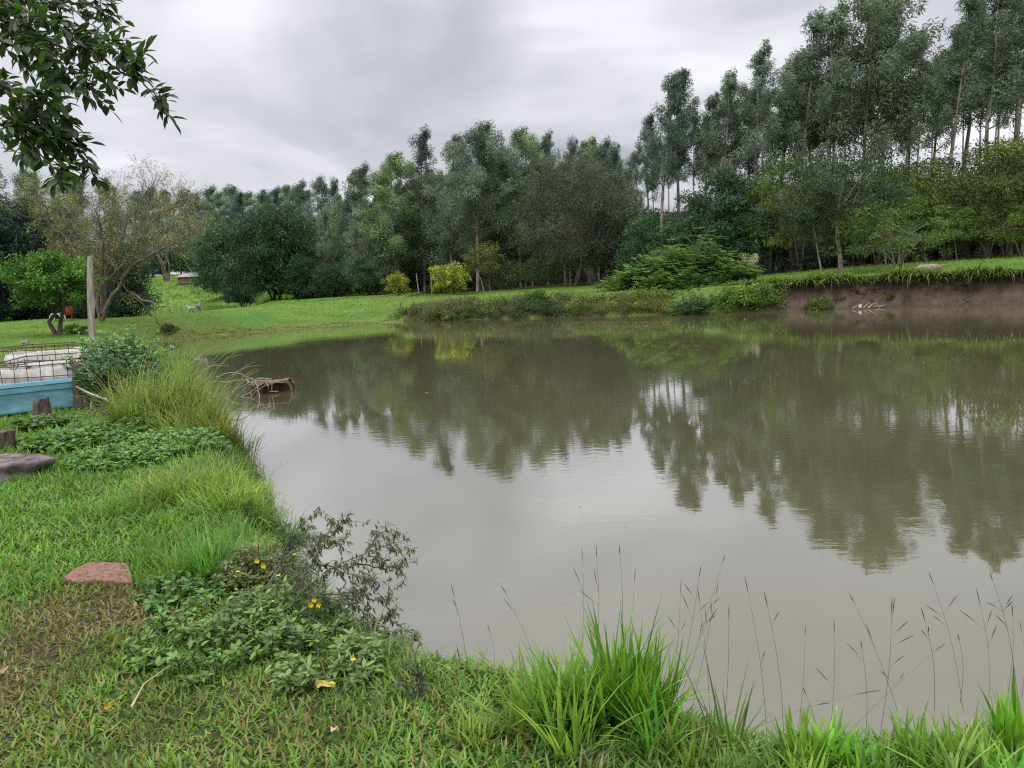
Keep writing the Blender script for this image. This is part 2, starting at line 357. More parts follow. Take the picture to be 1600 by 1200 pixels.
def lawn_dry(x, y):
    """0 lush .. 1 dry / trampled, real patches in the lawn"""
    d = 0.5 + 0.5 * vnoise(x, y, 2.4, 11)
    p1 = ground_at(150, 950); p2 = ground_at(15, 1050); p3 = ground_at(250, 970)
    g = np.exp(-(((x - p1[0]) / .55) ** 2 + ((y - p1[1]) / .30) ** 2)) + 0.9 * np.exp(-(((x - p2[0]) / .35) ** 2 + ((y - p2[1]) / .9) ** 2)) + 0.5 * np.exp(-(((x - p3[0]) / .2) ** 2 + ((y - p3[1]) / .2) ** 2))
    base = 0.62 * smooth((4.0 - y) / 1.0) * smooth((0.5 - x) / 1.3)
    return np.clip(g * 1.0 + base * (0.35 + 0.6 * d) + 0.12 * (d - 0.5), 0, 1)
near = smooth((14 - yc) / 3)
dry = lawn_dry(xc, yc)
lush = np.array([0.045, 0.085, 0.018]); soil = np.array([0.080, 0.064, 0.036]); far_g = np.array([0.105, 0.185, 0.034])
K = far_g[None] * (1 + 0.35 * vnoise(xc, yc, 0.5, 21) + 0.25 * vnoise(xc, yc, 2, 22))[:, None] * (1 + np.array([.35, .0, .0]) * vnoise(xc, yc, 0.8, 23)[:, None])
bandy = (smooth((3.0 - sg) / 3) * smooth((yc - 20) / 10))[:, None]; K = K * (1 - .45 * bandy) + .45 * bandy * np.array([0.13, 0.125, 0.045])
K = K * (1 - near[:, None]) + near[:, None] * (lush * (1 - dry[:, None]) + soil * dry[:, None])
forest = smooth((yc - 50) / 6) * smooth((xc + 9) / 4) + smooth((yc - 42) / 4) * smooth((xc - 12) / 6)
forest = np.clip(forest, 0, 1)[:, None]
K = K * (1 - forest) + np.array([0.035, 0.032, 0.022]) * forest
cl_ = ((xc > 11.5) & (yc < 37) & (yc > 26) & (zc_ < .85) & (sg < 1.6))[:, None]; K = np.where(cl_, np.array([0.095, 0.072, 0.052]), K)
K = np.where(sg[:, None] < 0.05, np.array([0.10, 0.08, 0.055]), K)
m_g, t = newmat('ground')
at_ = N(t, 'ShaderNodeAttribute', attribute_name='col'); g = N(t, 'ShaderNodeNewGeometry'); sepn = N(t, 'ShaderNodeSeparateXYZ'); t.links.new(g.outputs['Normal'], sepn.inputs[0])
nz = N(t, 'ShaderNodeTexNoise'); nz.inputs['Scale'].default_value = 2.2; nz.inputs['Detail'].default_value = 8; nz.inputs['Roughness'].default_value = 0.7; t.links.new(g.outputs['Position'], nz.inputs['Vector'])
nzf = N(t, 'ShaderNodeTexNoise'); nzf.inputs['Scale'].default_value = 14; nzf.inputs['Detail'].default_value = 6; nzf.inputs['Roughness'].default_value = 0.7; t.links.new(g.outputs['Position'], nzf.inputs['Vector'])
earth = ramp(t, nz.outputs['Fac'], [(0.32, (0.052, 0.038, 0.030)), (0.5, (0.125, 0.092, 0.070)), (0.7, (0.19, 0.145, 0.115))])
vr = N(t, 'ShaderNodeMapRange'); t.links.new(nzf.outputs['Fac'], vr.inputs[0]); vr.inputs[1].default_value = 0.3; vr.inputs[2].default_value = 0.7; vr.inputs[3].default_value = 0.6; vr.inputs[4].default_value = 1.35
gcol = N(t, 'ShaderNodeVectorMath', operation='SCALE'); t.links.new(at_.outputs['Color'], gcol.inputs[0]); t.links.new(vr.outputs[0], gcol.inputs['Scale'])
sl = math_n(t, 'ADD', sepn.outputs[2], math_n(t, 'MULTIPLY', math_n(t, 'SUBTRACT', nz.outputs['Fac'], 0.5), 0.5))
mr = N(t, 'ShaderNodeMapRange'); t.links.new(sl, mr.inputs[0]); mr.inputs[1].default_value = 0.74; mr.inputs[2].default_value = 0.60; mr.inputs[3].default_value = 0; mr.inputs[4].default_value = 1
mx = N(t, 'ShaderNodeMix', data_type='RGBA'); t.links.new(mr.outputs[0], mx.inputs['Factor']); t.links.new(gcol.outputs[0], mx.inputs[6]); t.links.new(earth, mx.inputs[7])
p = N(t, 'ShaderNodeBsdfPrincipled'); t.links.new(mx.outputs[2], p.inputs['Base Color']); p.inputs['Roughness'].default_value = 0.95; p.inputs['Specular IOR Level'].default_value = 0.1
bp = N(t, 'ShaderNodeBump'); bp.inputs['Strength'].default_value = 1.0; bp.inputs['Distance'].default_value = 0.12; t.links.new(nz.outputs['Fac'], bp.inputs['Height'])
bp2 = N(t, 'ShaderNodeBump'); bp2.inputs['Strength'].default_value = 0.7; bp2.inputs['Distance'].default_value = 0.03; t.links.new(nzf.outputs['Fac'], bp2.inputs['Height']); t.links.new(bp.outputs[0], bp2.inputs['Normal'])
t.links.new(bp2.outputs[0], p.inputs['Normal']); o = N(t, 'ShaderNodeOutputMaterial'); t.links.new(p.outputs[0], o.inputs[0])
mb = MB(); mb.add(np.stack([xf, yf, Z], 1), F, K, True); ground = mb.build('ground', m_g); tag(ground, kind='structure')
# ----------------------------------------------------------------- water
def water_mat(name, body, dist, sx=1.0):
    m_, t = newmat(name)
    g = N(t, 'ShaderNodeNewGeometry'); mp = N(t, 'ShaderNodeMapping'); mp.inputs['Scale'].default_value = (1, 1.7, 1); t.links.new(g.outputs['Position'], mp.inputs[0])
    n1 = N(t, 'ShaderNodeTexNoise'); n1.inputs['Scale'].default_value = 5.5; n1.inputs['Detail'].default_value = 4; n1.inputs['Roughness'].default_value = 0.5; t.links.new(mp.outputs[0], n1.inputs['Vector'])
    n2 = N(t, 'ShaderNodeTexNoise'); n2.inputs['Scale'].default_value = 0.35; n2.inputs['Detail'].default_value = 2; t.links.new(g.outputs['Position'], n2.inputs['Vector'])
    amp = N(t, 'ShaderNodeMapRange'); t.links.new(n2.outputs['Fac'], amp.inputs[0]); amp.inputs[1].default_value = 0.35; amp.inputs[2].default_value = 0.65; amp.inputs[3].default_value = 0.12; amp.inputs[4].default_value = 1.4
    n3 = N(t, 'ShaderNodeTexNoise'); n3.inputs['Scale'].default_value = 0.22; n3.inputs['Detail'].default_value = 4; t.links.new(g.outputs['Position'], n3.inputs['Vector'])
    hgt = math_n(t, 'MULTIPLY', n1.outputs['Fac'], amp.outputs[0])
    bp = N(t, 'ShaderNodeBump'); bp.inputs['Strength'].default_value = 1.0; bp.inputs['Distance'].default_value = dist; t.links.new(hgt, bp.inputs['Height'])
    col = ramp(t, n3.outputs['Fac'], [(0.3, tuple(c * 0.9 for c in body)), (0.7, tuple(c * 1.08 for c in body))])
    p = N(t, 'ShaderNodeBsdfDiffuse'); t.links.new(col, p.inputs['Color'])
    gl = N(t, 'ShaderNodeBsdfGlossy'); gl.inputs['Roughness'].default_value = 0.015; gl.inputs['Color'].default_value = (0.97, 0.97, 0.97, 1); t.links.new(bp.outputs[0], gl.inputs['Normal'])
    fr = N(t, 'ShaderNodeLayerWeight'); fr.inputs['Blend'].default_value = 0.5; fp = math_n(t, 'POWER', fr.outputs['Facing'], 1.85); fp = math_n(t, 'MULTIPLY', fp, 0.90); fp = math_n(t, 'ADD', fp, 0.02)
    mx = N(t, 'ShaderNodeMixShader'); t.links.new(fp, mx.inputs[0]); t.links.new(p.outputs[0], mx.inputs[1]); t.links.new(gl.outputs[0], mx.inputs[2])
    o = N(t, 'ShaderNodeOutputMaterial'); t.links.new(mx.outputs[0], o.inputs[0]); return m_
mb = MB(); mb.add([(-45, 1, 0), (60, 1, 0), (60, 50, 0), (-45, 50, 0)], [(0, 1, 2, 3)]); tag(mb.build('water', water_mat('muddy_water', (0.106, 0.096, 0.048), 0.0011)), kind='structure')
c2 = poly2.mean(0); mb = MB(); q = c2 + (poly2 - c2) * 1.02; mb.add(np.c_[q, np.full(len(q), POND2Z)], [tuple(range(len(q)))[::-1]]); tag(mb.build('water', water_mat('green_water', (0.075, 0.075, 0.028), 0.004)), kind='structure')
mb = MB(); rl = np.random.default_rng(90)
for cx0_, cy0_, n_, sx_, sy_ in ((880, 507, 260, 90, 5), (960, 503, 120, 60, 3), (905, 818, 5, 60, 20), (1180, 560, 14, 300, 30), (600, 640, 8, 120, 30), (420, 720, 14, 40, 30), (700, 1040, 10, 90, 30)):
    for i in range(n_):
        p_ = at_z(cx0_ + rl.normal(0, sx_), max(504 if cy0_ < 520 else 520, cy0_ + rl.normal(0, sy_)), 0.004); sdl, _, _ = sdist(p_[None, :2], S[:, :2])
        if sdl[0] > -.15: continue
        a = rl.uniform(0, 6.28); l = rl.uniform(.03, .07) * (1 if p_[1] > 15 else .35); d = np.array([math.cos(a), math.sin(a), 0]) * l; e = np.array([-math.sin(a), math.cos(a), 0]) * l * .3; mb.add([p_ - d, p_ + e, p_ + d + (0, 0, .004), p_ - e], [(0, 3, 2, 1)], np.array([.30, .26, .13]) * rl.uniform(.3, 1.5))
tag(mb.build('leaf_litter', M_dleaf), 'specks of dead leaves drifting on the pond surface', 'litter', kind='stuff')
# the signed test for land points
def on_land(P, marg=0.0):
    s, _, _ = sdist(P, S[:, :2]); s2, _, _ = sdist(P, poly2); return (s > marg) & (s2 > 0)
# ================================================================= grass (stuff)
def in_view(x, y, z, marg=140):
    px, py, dd = project(np.stack([x, y, z], 1)); return (px > -marg) & (px < 1600 + marg) & (py > -marg) & (py < 1200 + marg * 1.2) & (dd > 0.3)
rng = np.random.default_rng(7)
def scatter(x0, x1, y0, y1, dens, r=rng, marg=0.12):
    n = int((x1 - x0) * (y1 - y0) * dens); x = r.uniform(x0, x1, n); y = r.uniform(y0, y1, n)
    k = on_land(np.stack([x, y], 1), marg); x, y = x[k], y[k]; z = height(x, y); k = in_view(x, y, z, 200); return x[k], y[k], z[k]
mb = MB()
bands = [(-3.2, 4, 1.6, 3.6, 4300, .056, .0105), (-3.9, 1.6, 3.6, 5.2, 2900, .064, .0115), (-6, 0, 5.2, 8, 1500, .075, .013), (-10, -1, 8, 13, 480, .095, .017), (-16, -4, 13, 20, 130, .12, .03)]
slab_c = ground_at(153, 895)
for x0, x1, y0, y1, dens, L0, W0 in bands:
    x, y, z = scatter(x0, x1, y0, y1, dens)
    n = len(x); dr = lawn_dry(x, y)
    keep = rng.random(n) > 0.30 * np.clip(dr - 0.3, 0, 1)
    x, y, z, dr = x[keep], y[keep], z[keep], dr[keep]; n = len(x)
    far_slab = ((x - slab_c[0]) / .19) ** 2 + ((y - slab_c[1]) / .14) ** 2 > 1
    x, y, z, dr = x[far_slab], y[far_slab], z[far_slab], dr[far_slab]; n = len(x)
    cl = 0.5 + 0.5 * vnoise(x, y, 7, 31)
    L = L0 * rng.uniform(.55, 1.5, n) * (0.8 + 0.5 * cl) * (1 - 0.35 * dr)
    hd = rng.uniform(0, 6.283, n); lean = rng.uniform(.15, 1.15, n)
    v = rng.random(n)
    g1 = np.array([0.055, 0.145, 0.030]); g2 = np.array([0.20, 0.33, 0.055]); dg = np.array([0.20, 0.18, 0.06]); st_ = np.array([0.36, 0.31, 0.15])
    col = g1 + (g2 - g1) * v[:, None]
    patchn = (0.5 + 0.5 * vnoise(x, y, 1.6, 33))[:, None]
    col = col * (0.8 + 0.4 * patchn) * np.array([1, 1, 1])
    mixd = np.clip(dr * 0.9 + 0.08, 0, 1)[:, None]; isdry = (rng.random(n)[:, None] < mixd * 0.8)
    dd = dg + (st_ - dg) * rng.random((n, 1)) ** 2
    col = np.where(isdry, dd * 0.85, col * (1 - 0.3 * mixd) + 0.3 * mixd * np.array([0.18, 0.20, 0.05]))
    blades(mb, np.stack([x, y, z - .005], 1), hd, L, W0 * rng.uniform(.7, 1.35, n), lean, rng.uniform(.1, .9, n), col, 3, twist=hd + math.pi / 2 + rng.normal(0, .5, n))
x, y, z = scatter(-8, 1.2, 2.4, 12.5, 900, marg=-0.05)
s0 = sdist(np.stack([x, y], 1), S[:, :2])[0]; k = (rng.random(len(x)) < np.clip(1.25 - s0 / (.5 + .05 * y + .25 * vnoise(x, y, 1.5, 51)), 0, 1) * np.clip(1.3 - y / 14, .25, 1)); x, y, z = x[k], y[k], z[k]; n = len(x)
pv = (0.5 + 0.5 * vnoise(x, y, 3.1, 52))[:, None]; v = rng.random((n, 1)); col = (np.array([.06, .15, .035]) * (1 - v) + np.array([.17, .27, .07]) * v) * (1 - pv * .6) + pv * .6 * (np.array([.15, .18, .04]) * (1 - v) + np.array([.30, .30, .10]) * v)
blades(mb, np.stack([x, y, z - .01], 1), rng.uniform(0, 6.28, n), rng.uniform(.08, .24, n) * (.7 + .06 * y), rng.uniform(.005, .011, n), rng.uniform(.1, 1.1, n), rng.uniform(.2, 1.6, n), col, 4)
tag(mb.build('lawn_grass', M_grass), 'short broad bladed lawn grass with dry trampled patches on the near bank', 'grass', kind='stuff')
mb = MB()
far_bands = [(-34, -2, 20, 50, 55, .08, .028), (-2, 40, 24, 46, 26, .15, .035), (-46, 44, 46, 66, 16, .11, .06), (-60, 0, 66, 150, 3, .30, .14)]
for x0, x1, y0, y1, dens, L0, W0 in far_bands:
    x, y, z = scatter(x0, x1, y0, y1, dens, marg=0.3); n = len(x)
    e = 0.15
    sl_ = np.abs(height(x + e, y) - z) + np.abs(height(x, y + e) - z)
    k = (rng.random(n) > np.clip((sl_ - .12) * 8, 0, .93)) & ~((x > 11) & (y < 38) & (z < .9)) & ~((x > 13) & (y > 45)) & ~((x > -6) & (y > 58)); x, y, z = x[k], y[k], z[k]; n = len(x)
    sshore = sdist(np.stack([x, y], 1), S[:, :2])[0]
    for rep in range(3):
        xx = x + rng.normal(0, .12, n); yy = y + rng.normal(0, .12, n)
        v = rng.random((n, 1)); col = np.array([0.095, 0.190, 0.030]) * (1 - v) + np.array([0.195, 0.300, 0.050]) * v
        pn = (0.5 + 0.5 * vnoise(x, y, .55, 41))[:, None]; col = col * (0.55 + 0.7 * pn) * (.8 + .4 * (0.5 + 0.5 * vnoise(x, y, 2.3, 44)))[:, None]
        yb = (0.5 + 0.5 * vnoise(x, y, .3, 43))[:, None] ** 2; yb = np.clip(yb + .8 * smooth((2.6 - sshore) / 2.6)[:, None], 0, 1.3); col = col * (1 - .5 * yb) + .5 * yb * np.array([0.20, 0.17, 0.05])
        blades(mb, np.stack([xx, yy, z - .03], 1), rng.uniform(0, 6.28, n), L0 * rng.uniform(.4, 1.3, n), W0 * rng.uniform(.6, 1.3, n), rng.uniform(.1, .9, n), rng.uniform(.1, .8, n), col, 2)
tag(mb.build('meadow_grass', M_grass), 'bright green meadow grass covering the far banks of the pond', 'grass', kind='stuff')
# ================================================================= tree generators
def clumps(mb, cen, rad, per, L, Wd, pal, rng, droop=0.5, wind=(0.0, 0, 0), flat=1.0, clv=0.3, out=0.6, lv=0.22):
    cen = np.asarray(cen, float); N_ = len(cen); rad = np.broadcast_to(rad, (N_,))
    cf = rng.normal(1, clv, N_).clip(.45, 1.7); ch = rng.random(N_)
    idx = np.repeat(np.arange(N_), per); n = len(idx)
    d = unit(rng.normal(size=(n, 3))); rr = rng.random(n) ** 0.45
    off = d * (rr * rad[idx])[:, None]; off[:, 2] *= flat
    b = cen[idx] + off
    dr = d * out + rng.normal(0, .45, (n, 3)) + np.array([0, 0, -droop]) + np.array(wind)
    p1, p2 = np.array(pal[0]), np.array(pal[1])
    col = (p1 + (p2 - p1) * ch[idx][:, None]) * cf[idx][:, None] * rng.normal(1, lv, n).clip(.4, 1.8)[:, None]
    leaves(mb, b, dr, L * rng.uniform(.6, 1.35, n), Wd * rng.uniform(.7, 1.3, n), col, rng)
def eucalyptus(seed, H=15.0, start=0.35, width=2.3, dens=1.0, pal=None, rnd=0.0, leafy=1.0, cs=1.0):
    r = np.random.default_rng(seed); root = empty('eucalyptus_tree', (0, 0, 0)); tb = MB(); cb = MB()
    n = 9; tt = np.linspace(0, 1, n); wob = np.cumsum(r.normal(0, .09, (n, 2)), 0); lean = r.uniform(-.3, .7)
    T = np.stack([wob[:, 0] + lean * tt ** 1.5 + .5 * tt ** 3, wob[:, 1], tt * H], 1); T[0] = 0
    rad = 0.15 * H / 15 * (1 - tt * .93) ** .8
    tube(tb, T, rad, 6)
    def tp(f): return np.array([np.interp(f, tt, T[:, k]) for k in range(3)])
    cen = []; cr = []; tw = []
    nb = int(44 * dens)
    for i in range(nb):
        f = start + (1 - start) * ((i + r.random() * .8) / nb) ** .9
        u = (f - start) / (1 - start)
        prof = (np.sin(np.pi * min(1, (u * .88 + .12)) ** (.68 if rnd == 0 else .9))) ** (.8 if rnd == 0 else .65)
        w = width * prof * r.uniform(.5, 1.2) * (1 - .25 * u) + .15
        a = r.uniform(0, 6.283); up = r.uniform(.25, .8) * w + .3
        o_ = tp(f); e_ = o_ + np.array([math.cos(a) * w + .25 * u, math.sin(a) * w, up * (1 if u < .9 else .6)])
        mid = (o_ + e_) / 2 + np.array([0, 0, -.1 * w])
        tube(tb, [o_, mid, e_], [rad[0] * .28 * (1.1 - u), rad[0] * .16 * (1.1 - u), .012], 4, cap=False)
        k = max(2, int(w * 2.0))
        for q_ in range(k):
            s_ = .35 + .7 * (q_ + r.random() * .6) / k
            c = o_ + (e_ - o_) * s_ + r.normal(0, .22, 3) * np.array([1, 1, .8]); cen.append(c); cr.append(cs * r.uniform(.42, .82) * (1 - .35 * u))
    top = tp(1.0)
    for q_ in range(5): cen.append(top + np.array([.10 * q_ + r.normal(0, .1), r.normal(0, .10), -1.6 + .42 * q_])); cr.append(.46 - .08 * q_)
    clumps(cb, cen, np.array(cr), int(125 * leafy), .21, .055, pal, r, droop=.55, wind=(.55, .05, .12), flat=1.15, clv=.28)
    t_ = tb.build('trunk', M_bark, root); c_ = cb.build('crown', M_leaf, root); reg(root, t_, c_); root['H'] = H
    return root
def bushy(seed, H, Wd, start, name='broadleaf_tree', pal=((0.03, 0.06, 0.02), (0.07, 0.12, 0.04)), nlobe=12, per=420, L=.22, LW=.10, trunks=1, bark=None, droop=.25, flat=.8, clv=.25, trad=.13, wind=(0.15, 0, 0), fine=.55):
    r = np.random.default_rng(seed); root = empty(name, (0, 0, 0)); tb = MB(); cb = MB()
    lob = []
    for i in range(nlobe):
        u = (i + .5) / nlobe; z = H * (start + (1 - start) * (.12 + .76 * u)); a = i * 2.4 + r.uniform(-.4, .4)
        rr = Wd * .5 * np.sin(np.pi * (.16 + .74 * u)) ** .8 * r.uniform(.45, .8)
        lob.append([math.cos(a) * rr, math.sin(a) * rr, z])
    lob = np.array(lob); lr = np.array([Wd * r.uniform(.17, .29) for _ in lob])
    for k in range(trunks):
        a = r.uniform(0, 6.28); off = np.array([math.cos(a), math.sin(a), 0]) * (.10 * Wd if trunks > 1 else 0)
        zt = H * max(start * 1.15, .35)
        mid = off * .6 + np.array([r.normal(0, .05 * Wd), r.normal(0, .05 * Wd), zt * .5]); top = off * 1.6 + np.array([r.normal(0, .05 * Wd), r.normal(0, .05 * Wd), zt])
        tube(tb, [off * .3 + np.array([0, 0, -.15]), mid, top], [trad, trad * .75, trad * .5], 6)
        for j in range(k, len(lob), trunks):
            m_ = (top + lob[j]) / 2 + r.normal(0, .06 * Wd, 3); tube(tb, [top, m_, lob[j] + np.array([0, 0, lr[j] * .3])], [trad * .42, trad * .24, .012], 4, cap=False)
    cen = []; cr = []
    for l, q_ in zip(lob, lr):
        m_ = max(5, int(per / 40)); d = unit(r.normal(size=(m_, 3))); d[:, 2] = np.abs(d[:, 2]) * .9 - .25
        for dd in d: cen.append(l + dd * q_ * np.array([1, 1, flat]) * r.uniform(.55, 1.08)); cr.append(q_ * r.uniform(.28, fine))
    clumps(cb, cen, np.array(cr), 40, L, LW, pal, r, droop=droop, flat=.85, clv=clv, wind=wind)
    t_ = tb.build('trunk', bark or M_dbark, root); c_ = cb.build('crown', M_leaf, root); reg(root, t_, c_); root['H'] = H
    return root
def layered(seed, H, Wd, name='acacia_tree', pal=((0.050, 0.078, 0.024), (0.115, 0.145, 0.038)), stems=4, npad=26, start=.3, per=170, L=.20, LW=.05):
    """spreading multi-stemmed crown of flat feathery sprays"""
    r = np.random.default_rng(seed); root = empty(name, (0, 0, 0)); tb = MB(); cb = MB(); cen = []; cr = []
    tops = []
    for k in range(stems):
        a = k * 6.283 / stems + r.uniform(-.5, .5); e_ = np.array([math.cos(a) * Wd * .2, math.sin(a) * Wd * .16, H * r.uniform(.42, .6)]); tops.append(e_)
        tube(tb, [np.array([math.cos(a) * .06, math.sin(a) * .06, -.1]), e_ * np.array([.35, .35, .5]) + r.normal(0, .05, 3), e_], [.07, .055, .035], 5)
    for i in range(npad):
        u = (i + r.random()) / npad; z = H * (start + (1 - start) * u); a = r.uniform(0, 6.283)
        rr = Wd * .5 * math.sqrt(max(.05, 1 - (max(0, u - .25) / .82) ** 2)) * r.uniform(.35, 1)
        c = np.array([math.cos(a) * rr, math.sin(a) * rr, z]); t0 = tops[r.integers(len(tops))]
        mid = (t0 + c) / 2 + np.array([0, 0, .1]); tube(tb, [t0, mid, c], [.03, .018, .008], 4, cap=False)
        for q_ in range(5): cen.append(c + r.normal(0, 1, 3) * np.array([.13 * Wd, .13 * Wd, .035 * H])); cr.append(Wd * r.uniform(.05, .10))
    clumps(cb, cen, np.array(cr), per // 5 + 12, L, LW, pal, r, droop=.15, flat=.45, clv=.25, out=.9, wind=(.1, 0, 0))
    t_ = tb.build('trunk', M_twig, root); c_ = cb.build('crown', M_leaf, root); reg(root, t_, c_); root['H'] = H
    return root
USED = set()
def place(proto, px, pytop, Y, label, cat='tree', group=None, tint=None, zrot=None, wscale=1.0, minH=0, base_py=None):
    """stand a copy at depth Y so that its top reaches the given height over the ground"""
    if base_py is not None:
        g_ = ground_at(px, base_py); x, Y = g_[0], g_[1]; top = at(px, pytop, Y)
    else:
        top = at(px, pytop, Y); x = top[0]
    z0 = gz(x, Y); z0 = min(z0, top[2] - minH); H = top[2] - z0; s = max(.05, H / proto['H'])
    if proto.name in USED: o = copy_tree(proto)
    else: o = proto; USED.add(proto.name)
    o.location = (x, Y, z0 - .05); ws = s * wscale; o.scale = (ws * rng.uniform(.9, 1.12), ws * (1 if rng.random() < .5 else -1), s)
    o.rotation_euler = (rng.uniform(-.02, .02), rng.uniform(-.01, .035), rng.uniform(-.8, .8) if zrot is None else zrot)
    if tint is None:
        a = rng.normal(1, .12); tint = (a * rng.uniform(.92, 1.08), a, a * rng.uniform(.88, 1.1))
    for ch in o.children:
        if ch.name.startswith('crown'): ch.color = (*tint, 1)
    tag(o, label, cat, group); return o
# ================================================================= the plantation
PG = ((0.080, 0.110, 0.082), (0.165, 0.205, 0.155)); PB = ((0.062, 0.090, 0.074), (0.135, 0.172, 0.140)); PY = ((0.095, 0.132, 0.074), (0.185, 0.235, 0.130))
EU = [eucalyptus(101, 15, .16, 2.6, 1.3, PG), eucalyptus(102, 15, .18, 2.3, 1.25, PB), eucalyptus(103, 15, .22, 2.9, 1.4, PY, rnd=1), eucalyptus(104, 16, .14, 2.4, 1.25, PB),
      eucalyptus(105, 17, .46, 2.5, .85, PG, cs=.85), eucalyptus(106, 17, .50, 2.2, .75, PB, cs=.85), eucalyptus(107, 18, .46, 2.7, .9, PG, cs=.85), eucalyptus(108, 18, .52, 2.3, .8, PY, cs=.85), eucalyptus(109, 14, .35, 3.3, 1.5, PG, rnd=1)]
EUB = [eucalyptus(120, 17, .62, 2.2, .62, PG, cs=.8), eucalyptus(121, 17, .66, 2.0, .55, PB, cs=.8), eucalyptus(122, 17, .58, 2.4, .6, PG, cs=.8)]
GE = 'eucalyptus trees of the plantation'
rows = [
 (455, 287, 84, 1, 'small wind-swept eucalyptus just above the round dark bamboo clump', 1.0, (.9, 1, 1)),
 (487, 280, 80, 0, 'eucalyptus with a blunt crown right behind the bamboo clump, first of the tall ones', 1.1, (.9, 1, 1.05)),
 (505, 284, 82, 3, 'narrow eucalyptus next to the blunt crowned one behind the bamboo clump', .9, (.8, .9, .95)),
 (541, 268, 72, 0, 'bushy eucalyptus at the left shoulder of the tall grove', 1.2, None),
 (556, 262, 70, 1, 'slim eucalyptus with a dark pointed tip at the left shoulder of the grove', 1.0, (.85, .9, .9)),
 (577, 257, 69, 3, 'eucalyptus with leaning wispy tip left of the pale green rounded one', 1.0, None),
 (604, 246, 62, 2, 'pale green rounded eucalyptus behind the small yellow shrub', 1.25, (1.05, 1.12, .95)),
 (645, 210, 63, 1, 'dark pointed eucalyptus that stands above its neighbours left of the broad dome', .85, (.75, .8, .85)),
 (690, 214, 60, 0, 'tall eucalyptus hugging the left flank of the broad dome crown', 1.0, None),
 (730, 203, 57, 8, 'broad dome shaped eucalyptus with pale forked limbs showing under its crown', 1.0, (.9, .92, .9)),
 (768, 234, 62, 3, 'thin eucalyptus with airy tip on the right flank of the broad dome', .7, None),
 (800, 209, 60, 2, 'light green eucalyptus with bushy top right of the broad dome', 1.0, (1.05, 1.1, 1.1)),
 (818, 213, 61, 0, 'eucalyptus twin of the light green bushy topped one, slightly darker', .8, (.95, 1, 1)),
 (844, 210, 60, 1, 'dark slim pointed eucalyptus over the brownish rounded tree', .8, (.75, .82, .85)),
 (873, 221, 62, 3, 'small topped eucalyptus right of the dark pointed one', .8, None),
 (897, 225, 59, 0, 'bright green eucalyptus, first of the low saddle in the treeline', .9, (1.1, 1.2, 1.1)),
 (911, 221, 61, 2, 'rounded bright green eucalyptus in the low saddle of the treeline', .8, (1.15, 1.25, 1.15)),
 (925, 224, 60, 1, 'eucalyptus with twin feathery tips in the low saddle of the treeline', .9, (1.1, 1.2, 1.1)),
 (939, 231, 62, 3, 'short eucalyptus near the end of the low saddle', .8, (1.05, 1.15, 1.1)),
 (954, 241, 63, 0, 'lowest eucalyptus tip, right before the treeline jumps up', .8, None),
 (1004, 180, 52, 5, 'dark eucalyptus forming the left edge of the tall step in the treeline', .8, (.8, .9, .95)),
 (1024, 121, 50, 4, 'blue green eucalyptus with left tip of the twin tipped tall pair', .9, (.85, .98, 1.02)),
 (1048, 117, 51, 5, 'blue green eucalyptus with right tip of the twin tipped tall pair', .9, (.85, .98, 1.02)),
 (1088, 150, 51, 7, 'low eucalyptus in the gap between the twin tips and the next pointed crown', .8, None),
 (1112, 118, 50, 4, 'pointed grey green eucalyptus right of the twin tipped pair', .9, (1, 1.05, 1.1)),
 (1130, 126, 51, 6, 'eucalyptus leaning on the pointed grey green crown', .7, None),
 (1160, 140, 52, 5, 'half hidden eucalyptus below the left of the steeple shaped one', .8, (.9, 1, 1)),
 (1182, 78, 50, 6, 'wispy topped eucalyptus left of the steeple shaped one', .9, (1, 1.05, 1.1)),
 (1208, 92, 51, 7, 'eucalyptus tucked against the left of the steeple shaped one', .8, None),
 (1240, 27, 49, 4, 'steeple shaped eucalyptus with a thin pointed airy tip', .95, (.95, 1, 1)),
 (1270, 75, 50, 5, 'eucalyptus filling the notch right of the steeple shaped one', .9, None),
 (1302, 14, 48, 6, 'big crowned eucalyptus reaching the top edge, left member of the tallest bunch', .95, (.92, .95, .95)),
 (1345, -12, 47, 8, 'tallest eucalyptus with a broad olive brown crown', .85, (.95, .95, .85)),
 (1385, 5, 47, 6, 'yellow green leaning eucalyptus on the right of the tallest broad crown', .85, (1.15, 1.25, .95)),
 (1418, 62, 49, 5, 'lower eucalyptus in the sky notch between the two tallest bunches', .9, (.9, .95, .95)),
 (1446, 80, 50, 7, 'small eucalyptus at the bottom of the sky notch between the tallest bunches', .8, None),
 (1478, -5, 46, 4, 'first tall eucalyptus after the sky notch', .9, (.9, 1, .95)),
 (1512, -22, 46, 7, 'mid green eucalyptus second from the sky notch', .9, (1.05, 1.15, 1.0)),
 (1548, -30, 45, 6, 'dark eucalyptus with dense crown third from the sky notch', .9, (.82, .9, .88)),
 (1590, -38, 45, 5, 'tall eucalyptus by the right edge of the view with bare lower trunk', 1.0, (.9, .95, .9)),
 (1640, -50, 45, 4, 'tall eucalyptus standing past the rightmost trunk', 1.0, None),
]
for px, pt, Y_, k, lab, ws, tint in rows: place(EU[k], px, pt, Y_, lab, 'tree', GE, tint, wscale=ws * (1.12 if px < 980 else 1.12))
